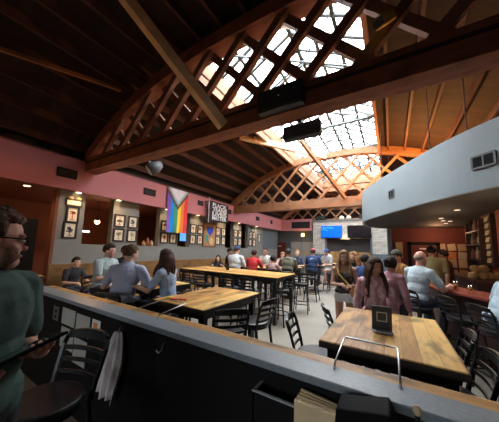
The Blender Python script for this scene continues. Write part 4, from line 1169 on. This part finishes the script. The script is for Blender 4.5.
    vsn = [bm.verts.new(p) for p in ex.v]
    for f, q in zip(ex.f, ex.mi):
        try: fc = bm.faces.new([vsn[i] for i in f]); fc.material_index = q; fc.smooth = True
        except ValueError: pass
    bm.to_mesh(me); bm.free()
    for q in (eye_w, eye_d, mat('lip_' + skin, tuple(c * f for c, f in zip(SKIN[skin], (.9, .55, .6))), .5), mat('brow_dark', (.05, .03, .02), .8)): me.materials.append(q)
    # clothes
    cm = shirt_m or mat('shirt_%02d%02d%02d' % tuple(int(c * 99) for c in shirt), shirt, .85, bump=.15, bscale=90)
    g = .013
    m = MB(); torso(m, g, low=True)
    if top == 'tank':
        m = MB(); m.ell(chest - u * .02 * s, (.150 * s * w_ + g, .105 * s * w_ + g, .17 * s + g), Ru); m.ell(wst + u * .04 * s, (.125 * s * w_ + g, .098 * s * w_ + g, .17 * s + g), Ru)
        m.ell(pel + u * .05 * s, (.160 * s * w_ + g, .112 * s * w_ + g, .10 * s + g), Ru)
        for k in (-1, 1): m.ell(chest + V(k * .07 * s, .085 * s, .01), (.062 * s + g, .058 * s + g, .062 * s + g)); m.tube([chest + V(k * .085 * s, .075 * s, .10 * s), neck + V(k * .085 * s, .01, -.02 * s), chest + V(k * .085 * s, -.09 * s, .10 * s)], .018, 8)
    else:
        for k in (-1, 1):
            el, wr = arms[k]
            if sleeve == 'none': continue
            e2 = sh[k].lerp(el, .72 if sleeve == 'short' else 1.0)
            m.rcone(sh[k], e2, .058 * s * ar + g, .050 * s * ar + g)
            if sleeve == 'long': m.rcone(el, el.lerp(wr, .93), .048 * s * ar + g, .034 * s * ar + g)
    sh_o = solid_from(m, 'shirt', cm, max(.008, vox * .9), 2, t)
    cn = [(v.co.copy(), v.normal.copy()) for v in sh_o.data.vertices]; flat = []
    for c_, n3 in cn:
        n_ = noise.noise(c_ * 11 + V(x, y, 0)) * .006 + noise.noise(c_ * 27 + V(y, x, 0)) * .003
        flat += list(c_ + n3 * n_ * s)
    sh_o.data.vertices.foreach_set('co', flat); sh_o.data.update()
    pm = mat('trousers_%02d%02d%02d' % tuple(int(c * 99) for c in pants), pants, .85)
    m = MB(); gp = .011
    m.ell(pel + u * .01 * s, ((.165 if female else .160) * s * w_ + gp, .118 * s * w_ + gp, .105 * s + gp), Ru)
    for k in (-1, 1):
        if legs == 'shorts': m.rcone(hips[k], hips[k].lerp(kn[k], short_len), .090 * s * w_ + gp, .078 * s + gp)
        else: m.rcone(hips[k], kn[k], .086 * s * w_ + gp, .060 * s + gp); m.rcone(kn[k], kn[k].lerp(an[k], .92), .060 * s + gp, .048 * s + gp)
    solid_from(m, 'shorts' if legs == 'shorts' else 'trousers', pm, .013, 2, t)
    so = mat('shoe_%02d' % int(shoes[0] * 99), shoes, .6)
    for k in (-1, 1):
        m = MB(); a = an[k]; m.rcone(a + V(0, -.035, -.035), a + V(0, .15, -.048), .044 * s, .036 * s)
        m.v = [(p[0], p[1], max(p[2], a.z - .084)) for p in m.v]
        m.build('shoe', so, t, smooth=True)
    # hair
    hm = mat('hair_%02d%02d%02d' % tuple(int(c * 99) for c in hcol), hcol, .7, noise_amt=.5, noise_scale=45, spec=.25, bump=.6, bscale=70)
    if hair in ('short', 'crop', 'balding', 'wavy'):
        fn = {'short': short_fn, 'crop': crop_fn, 'balding': balding_fn, 'wavy': wavy_fn}[hair]
        hair_shell(hc, R, s, fn, {'short': .017, 'crop': .008, 'balding': .006, 'wavy': .017}[hair], 'hair', hm, t, amp=.011 if hair == 'wavy' else .007, fr=16 if hair == 'wavy' else 24, nu=56 if hair == 'wavy' else 40, nv=36 if hair == 'wavy' else 26)
    elif hair in ('long', 'bun'):
        ho = hair_shell(hc, R, s, long_fn, .018, 'hair', hm, t)
        lm = MB(); rn_ = random.Random(int(abs(x * 100)))
        if hair == 'long':
            for i in range(26):
                a = math.radians(-60 + i * 300 / 25 + 90 + 30) if False else math.radians(118 + i * (304 / 25))
                # azimuth round the back, from one temple to the other
                ax, ay = math.sin(a + PI / 2), math.cos(a + PI / 2)
                ax, ay = math.cos(a - PI / 2 + PI / 2 * 0), math.sin(a)
                az = math.radians(20 + i * (320 / 25) / 1.0) - math.radians(20)
                th = math.radians(62) + (math.radians(236) * i / 25)      # 62deg .. 298deg from straight ahead
                ax, ay = math.sin(th), math.cos(th)
                top_ = hc + R @ V(ax * .084, ay * .104 - .008, .045) * s
                mid = hc + R @ V(ax * .100, ay * .112 - .010, -.06) * s
                fall = .30 + .05 * rn_.random()
                low_ = hc + V(ax * .128, ay * .125 + (.035 if ay > -.2 else -.01), -.06 - fall * .55) * s
                end = hc + V(ax * .120 + .02 * (rn_.random() - .5), ay * .115 + (.07 if ay > -.2 else -.02) + .02 * (rn_.random() - .5), -.06 - fall) * s
                lm.tube([top_, mid, (mid + low_) / 2 + V(.030 * (rn_.random() - .5), .030 * (rn_.random() - .5), 0), low_ + V(.03 * (rn_.random() - .5), .02 * (rn_.random() - .5), 0), end], [.016 * s, .024 * s, .025 * s, .022 * s, .006 * s], 7)
            lm.build('hair_lock', hm, ho, smooth=True)
        else:
            lm.ell(hc + R @ V(0, -.118, .045) * s, (.045 * s, .042 * s, .042 * s)); lm.build('bun', hm, ho, smooth=True)
    if cap:
        ccm = mat('cap_%02d%02d%02d' % tuple(int(c * 99) for c in cap), cap, .8)
        co = hair_shell(hc, R, s, cap_fn, .024, 'cap', ccm, t, amp=.001)
        b = MB(); vs = []; n = 14
        for zt_ in (0, -.006):
            for r_ in (.09, .165):
                for i in range(n + 1):
                    a = math.radians(-62 + 124 * i / n)
                    vs.append(hc + R @ V(math.sin(a) * (.088 if r_ < .1 else .092), math.cos(a) * r_ - .0, .052 + zt_ - (.018 if r_ > .1 else 0) - .012 * abs(math.sin(a))) * s)
        w2 = n + 1
        for i in range(n):
            b.f += [(i, i + 1, w2 + i + 1, w2 + i), (2 * w2 + i, 3 * w2 + i, 3 * w2 + i + 1, 2 * w2 + i + 1), (w2 + i, w2 + i + 1, 3 * w2 + i + 1, 3 * w2 + i), (i, 2 * w2 + i, 2 * w2 + i + 1, i + 1)]
        b.mi = [0] * len(b.f); b.v = vs; b.build('brim', ccm, co)
    return t, dict(hc=hc, R=R, s=s, arms=arms, neck=neck, chest=chest, pel=pel, u=u, sh=sh)

# the man in green at the left edge
gm, gi = person('standing man in a green tee with glasses, holding a black tablet at the left edge', -1.50, .29, -55, 'stand', 1.84, (.035, .075, .062), (.012, .012, .015), 'rosy', 'wavy', (.10, .05, .025), vox=.0045, hyaw=50, hpitch=5, lean=-2, name='person',
                world_hands={-1: (-1.33, .44, 1.235), 1: (-1.27, .17, 1.20)}, palm={1: (0, .3, 1), -1: (0, -.3, 1)}, curl=.35, build=1.12)
hc, R, s = gi['hc'], gi['R'], gi['s']
m = MB()
for k in (-1, 1):
    c = [hc + R @ V(k * .034 + .026 * math.cos(a), .104 - .006 * abs(math.cos(a)), .004 + .019 * math.sin(a)) * s for a in [2 * PI * i / 14 for i in range(15)]]
    m.tube(c, .0028 * s, 6); m.tube([hc + R @ V(k * .060, .098, .012) * s, hc + R @ V(k * .078, .06, .012) * s, hc + R @ V(k * .084, -.01, .010) * s], .0032 * s, 6)
m.tube([hc + R @ V(-.01, .106, .006) * s, hc + R @ V(.01, .106, .006) * s], .0028 * s, 6)
m.build('glasses', black_m, gm, smooth=True)
def beard_fn(d): return smoothstep(-.18, -.36, d.z) * smoothstep(-.25, .05, d.y)
b = MB(); b.ell((0, 0, 0), (1, 1, 1), None, 36, 24); vs = []
for p in b.v:
    d = Vector(p).normalized(); k = smoothstep(-.05, -.25, d.z - .25 * (1 - d.y)) * smoothstep(-.1, .15, d.y)
    q = V(d.x * .064, d.y * .066 + .030, d.z * .092 - .034)
    vs.append(hc + R @ (q + d * (k * (.0045 + .002 * noise.noise(d * 14)) - (1 - k) * .02)) * s)
b.v = vs; b.build('beard', mat('beard_brown', (.16, .075, .045), .8, noise_amt=.3, noise_scale=60), gm, smooth=True)
tb = thing('tablet', 'thin black tablet held flat by the man in green', 'tablet', (-1.255, .345, 1.255), 0)
tb.rotation_euler = (math.radians(17), math.radians(-16), math.radians(-6))
MB().b2((-.11, -.15, 0), (.11, .15, .012)).build('casing', black_m, tb, bevel=.004)
MB().b2((-.10, -.135, .012), (.10, .135, .0135)).build('screen', mat('tablet_screen', (.02, .02, .024), .1), tb)
MB().b2((.109, -.15, .003), (.1115, -.10, .010)).build('silver_clip', steel_m, tb)

# left table
person('man in a grey-green tee seated at the left table, looking right', -4.74, 2.40, -66, 'sit', 1.82, (.34, .40, .40), skin='rosy', hair='short', hcol=(.05, .025, .015), hyaw=12, hands=((-.18, .40, 1.09), (.20, .42, 1.09)), lean=10, build=1.12, name='person')
person('man in a lavender grey tee with his back to us, leaning on the left table', -3.26, 1.94, 28, 'sit', 1.82, (.40, .43, .56), skin='fair', hair='short', hcol=(.11, .06, .03), hyaw=-25, hpitch=10, lean=14, hands=((-.26, .36, 1.09), (.24, .40, 1.09)), build=1.08)
person('woman with long dark wavy hair and pale blue top at the left table', -2.76, 2.36, 108, 'sit', 1.68, (.34, .44, .60), skin='tan', hair='long', hcol=(.075, .032, .022), female=True, lean=8, hands=((-.20, .38, 1.10), (.16, .40, 1.12)), hyaw=4)
person('dark-haired person at the left table almost hidden behind the man in lavender', -5.0, 2.98, -115, 'sit', 1.72, (.05, .05, .06), skin='tan', hair='short', hcol=(.015, .01, .01), hyaw=0)
person('dark-clothed person behind the man in grey-green at the far left table', -6.86, 2.75, -75, 'sit', 1.72, (.02, .02, .025), skin='fair', hair='short', hcol=(.02, .012, .01), seat=.465, lean=12, hands=((-.18, .42, .72), (.18, .40, .74)))
# the crowded tables behind
person('man in a white tee and blue cap seen from behind, past the long table', -4.45, 6.40, -4, 'sit', 1.90, (.60, .63, .66), skin='fair', hair='short', hcol=(.06, .03, .02), cap=(.03, .06, .16), build=1.3, lean=8)
person('person in a bright red shirt seen from behind, past the long table', -3.75, 6.40, 6, 'sit', 1.68, (.55, .03, .035), skin='tan', hair='short', hcol=(.04, .015, .01), lean=10)
person('man in a white shirt facing us across the table behind the long one', -4.02, 7.92, 184, 'sit', 1.84, (.58, .58, .57), skin='tan', hair='crop', hcol=(.05, .03, .02), lean=12, hyaw=6)
person('child with a black ponytail between the red shirt and the olive hoodie', -3.12, 6.50, 8, 'sit', 1.50, (.45, .28, .28), skin='tan', hair='bun', hcol=(.012, .01, .01), female=True, seat=.70)
person('pink-faced person in pale pink beyond the ponytailed child', -3.55, 8.35, 190, 'sit', 1.62, (.5, .33, .33), skin='rosy', hair='short', hcol=(.25, .14, .07), female=True, seat=.74)
person('person in a black cap at the left end of the table behind the long one', -5.2, 7.05, -70, 'sit', 1.74, (.03, .03, .035), skin='tan', hair='short', cap=(.015, .015, .018))
person('small dark-clothed girl sitting on the bench side beyond the long table', -5.05, 6.30, 215, 'sit', 1.45, (.03, .03, .04), skin='fair', hair='long', hcol=(.03, .02, .015), female=True, seat=.66)
ol, oi = person('man in an olive hoodie and dark cap seen from behind', -2.90, 7.22, 14, 'sit', 1.80, (.13, .12, .085), skin='tan', hair='short', cap=(.02, .025, .03), sleeve='long', build=1.15, lean=10)
hd = MB(); hd.ell(oi['neck'] + V(0, -.085, -.02), (.12, .06, .075)); hd.build('hood', mat('hood_olive', (.13, .12, .085), .9), ol, smooth=True)
person('fair-haired woman in navy facing us beyond the olive hoodie', -3.10, 8.72, 192, 'sit', 1.76, (.03, .04, .08), skin='fair', hair='short', hcol=(.35, .20, .10), female=True, hpitch=-12)
nv_, ni = person('man in a navy tee with a pale back print and red cap', -2.70, 9.36, 2, 'sit', 1.90, (.022, .045, .13), skin='tan', hair='short', cap=(.32, .04, .045), build=1.2)
MB().ell(ni['chest'] + V(0, -.139, .02), (.10, .012, .13)).build('back_print', mat('print_pale', (.35, .50, .60), .8), nv_, smooth=True)
person('man in a blue cap and pale shorts by the small table past the navy tee', -2.38, 10.55, 160, 'sit', 1.88, (.30, .30, .32), (.5, .48, .46), skin='rosy', hair='short', cap=(.03, .08, .28), legs='shorts')
person('man in a white shirt standing near the stone wall', -2.95, 13.3, 150, 'stand', 1.74, (.58, .58, .56), (.06, .06, .08), skin='tan', hair='short', hcol=(.02, .015, .01))

# the women in the aisle
wa, wi = person('woman in a dark tank top and white shorts standing in the aisle', -.74, 4.55, 188, 'stand', 1.70, (.028, .030, .036), (.75, .75, .77), skin='tan', hair='long', hcol=(.27, .16, .085), female=True, top='tank', legs='shorts', short_len=.16, vox=.008, hands=((-.10, .20, 1.10), (.06, .23, 1.12)), hyaw=4, hpitch=6, lean=0, shoes=(.5, .5, .5), curl=.7)
bag = thing('crossbody_bag', 'tan crossbody pouch with a yellow strap worn by the woman in white shorts', 'bag', (-.74, 4.55, 0), math.radians(188))
MB().ell((-.16, .155, .99), (.075, .03, .085), None, 14, 10).build('pouch', mat('pouch_tan', (.48, .26, .09), .6), bag, smooth=True)
MB().tube([(.12, -.02, 1.435), (.11, .09, 1.40), (.085, .178, 1.29), (.02, .178, 1.22), (-.07, .150, 1.12), (-.15, .150, 1.06)], [.014] * 6, 8).build('strap', mat('strap_yellow', (.55, .36, .05), .6), bag, smooth=True)
tie = bpy.data.materials.new('tie_dye_pink'); tie.use_nodes = True
nt = tie.node_tree; bs = nt.nodes['Principled BSDF']; bs.inputs['Roughness'].default_value = .85
tc = nt.nodes.new('ShaderNodeTexCoord'); nz = nt.nodes.new('ShaderNodeTexWave'); nz.inputs['Scale'].default_value = 3.0; nz.inputs['Distortion'].default_value = 9; nz.inputs['Detail'].default_value = 3; nz.inputs['Detail Scale'].default_value = 2
nt.links.new(tc.outputs['Object'], nz.inputs['Vector']); rp = nt.nodes.new('ShaderNodeValToRGB')
rp.color_ramp.elements[0].color = (.52, .25, .27, 1); rp.color_ramp.elements[0].position = .35; rp.color_ramp.elements[1].color = (.75, .52, .53, 1); rp.color_ramp.elements[1].position = .95
nt.links.new(nz.outputs['Fac'], rp.inputs[0]); nt.links.new(rp.outputs[0], bs.inputs['Base Color'])
person('woman with long dark hair in a pink tie-dye blouse behind the right plank table', -.20, 3.52, 196, 'stand', 1.62, (.3, .2, .2), (.03, .035, .05), skin='tan', hair='long', hcol=(.052, .027, .020), female=True, shirt_m=tie, sleeve='long', vox=.007, hyaw=22, hpitch=16, lean=2, hands=((-.18, .16, .86), (.2, .12, .84)), build=1.02)
person('person with dark hair in a mauve top, back turned, right of the pink blouse', -.03, 4.45, -28, 'stand', 1.62, (.40, .20, .23), (.03, .03, .04), skin='tan', hair='bun', hcol=(.02, .012, .010), female=True, lean=2, sleeve='long', hyaw=-10)
person('fair-haired person in black walking behind the woman in white shorts', -.72, 5.9, 170, 'stand', 1.68, (.02, .02, .025), (.02, .02, .025), skin='rosy', hair='long', hcol=(.30, .15, .06), female=True, hyaw=-20)
person('person in a blue shirt seen from behind between the two aisle women', -.45, 5.2, 10, 'stand', 1.64, (.03, .07, .22), (.03, .03, .04), skin='tan', hair='short', hcol=(.02, .015, .01))
person('man in a dark cap and rust shirt facing left near the bar', .17, 6.0, 120, 'stand', 1.74, (.28, .12, .03), skin='tan', hair='short', cap=(.05, .05, .035), hpitch=16)
person('bald man in a pale blue tee sitting at the bar', .36, 5.18, -45, 'sit', 1.90, (.42, .50, .54), (.04, .05, .08), skin='rosy', hair='balding', hcol=(.25, .18, .14), lean=10, hands=((-.18, .42, 1.14), (.24, .44, 1.14)), build=1.02)
person('person in an olive yellow tee with dark hair standing behind the bar', .84, 7.2, -15, 'stand', 1.88, (.24, .19, .075), (.03, .03, .03), skin='tan', hair='short', hcol=(.012, .01, .01), build=1.15)
person('bartender in dark red with dark hair by the posters', 1.22, 7.75, 60, 'stand', 1.80, (.10, .015, .012), (.02, .02, .02), skin='tan', hair='short', hcol=(.012, .01, .01))
person('person in a pale blue tee leaning on the bar at the right edge', 1.14, 4.26, -64, 'sit', 1.82, (.36, .45, .52), (.03, .04, .06), skin='fair', hair='short', lean=30, hands=((-.2, .42, 1.14), (.2, .44, 1.14)), build=1.1)

bpy.data.scenes.remove(TMP)
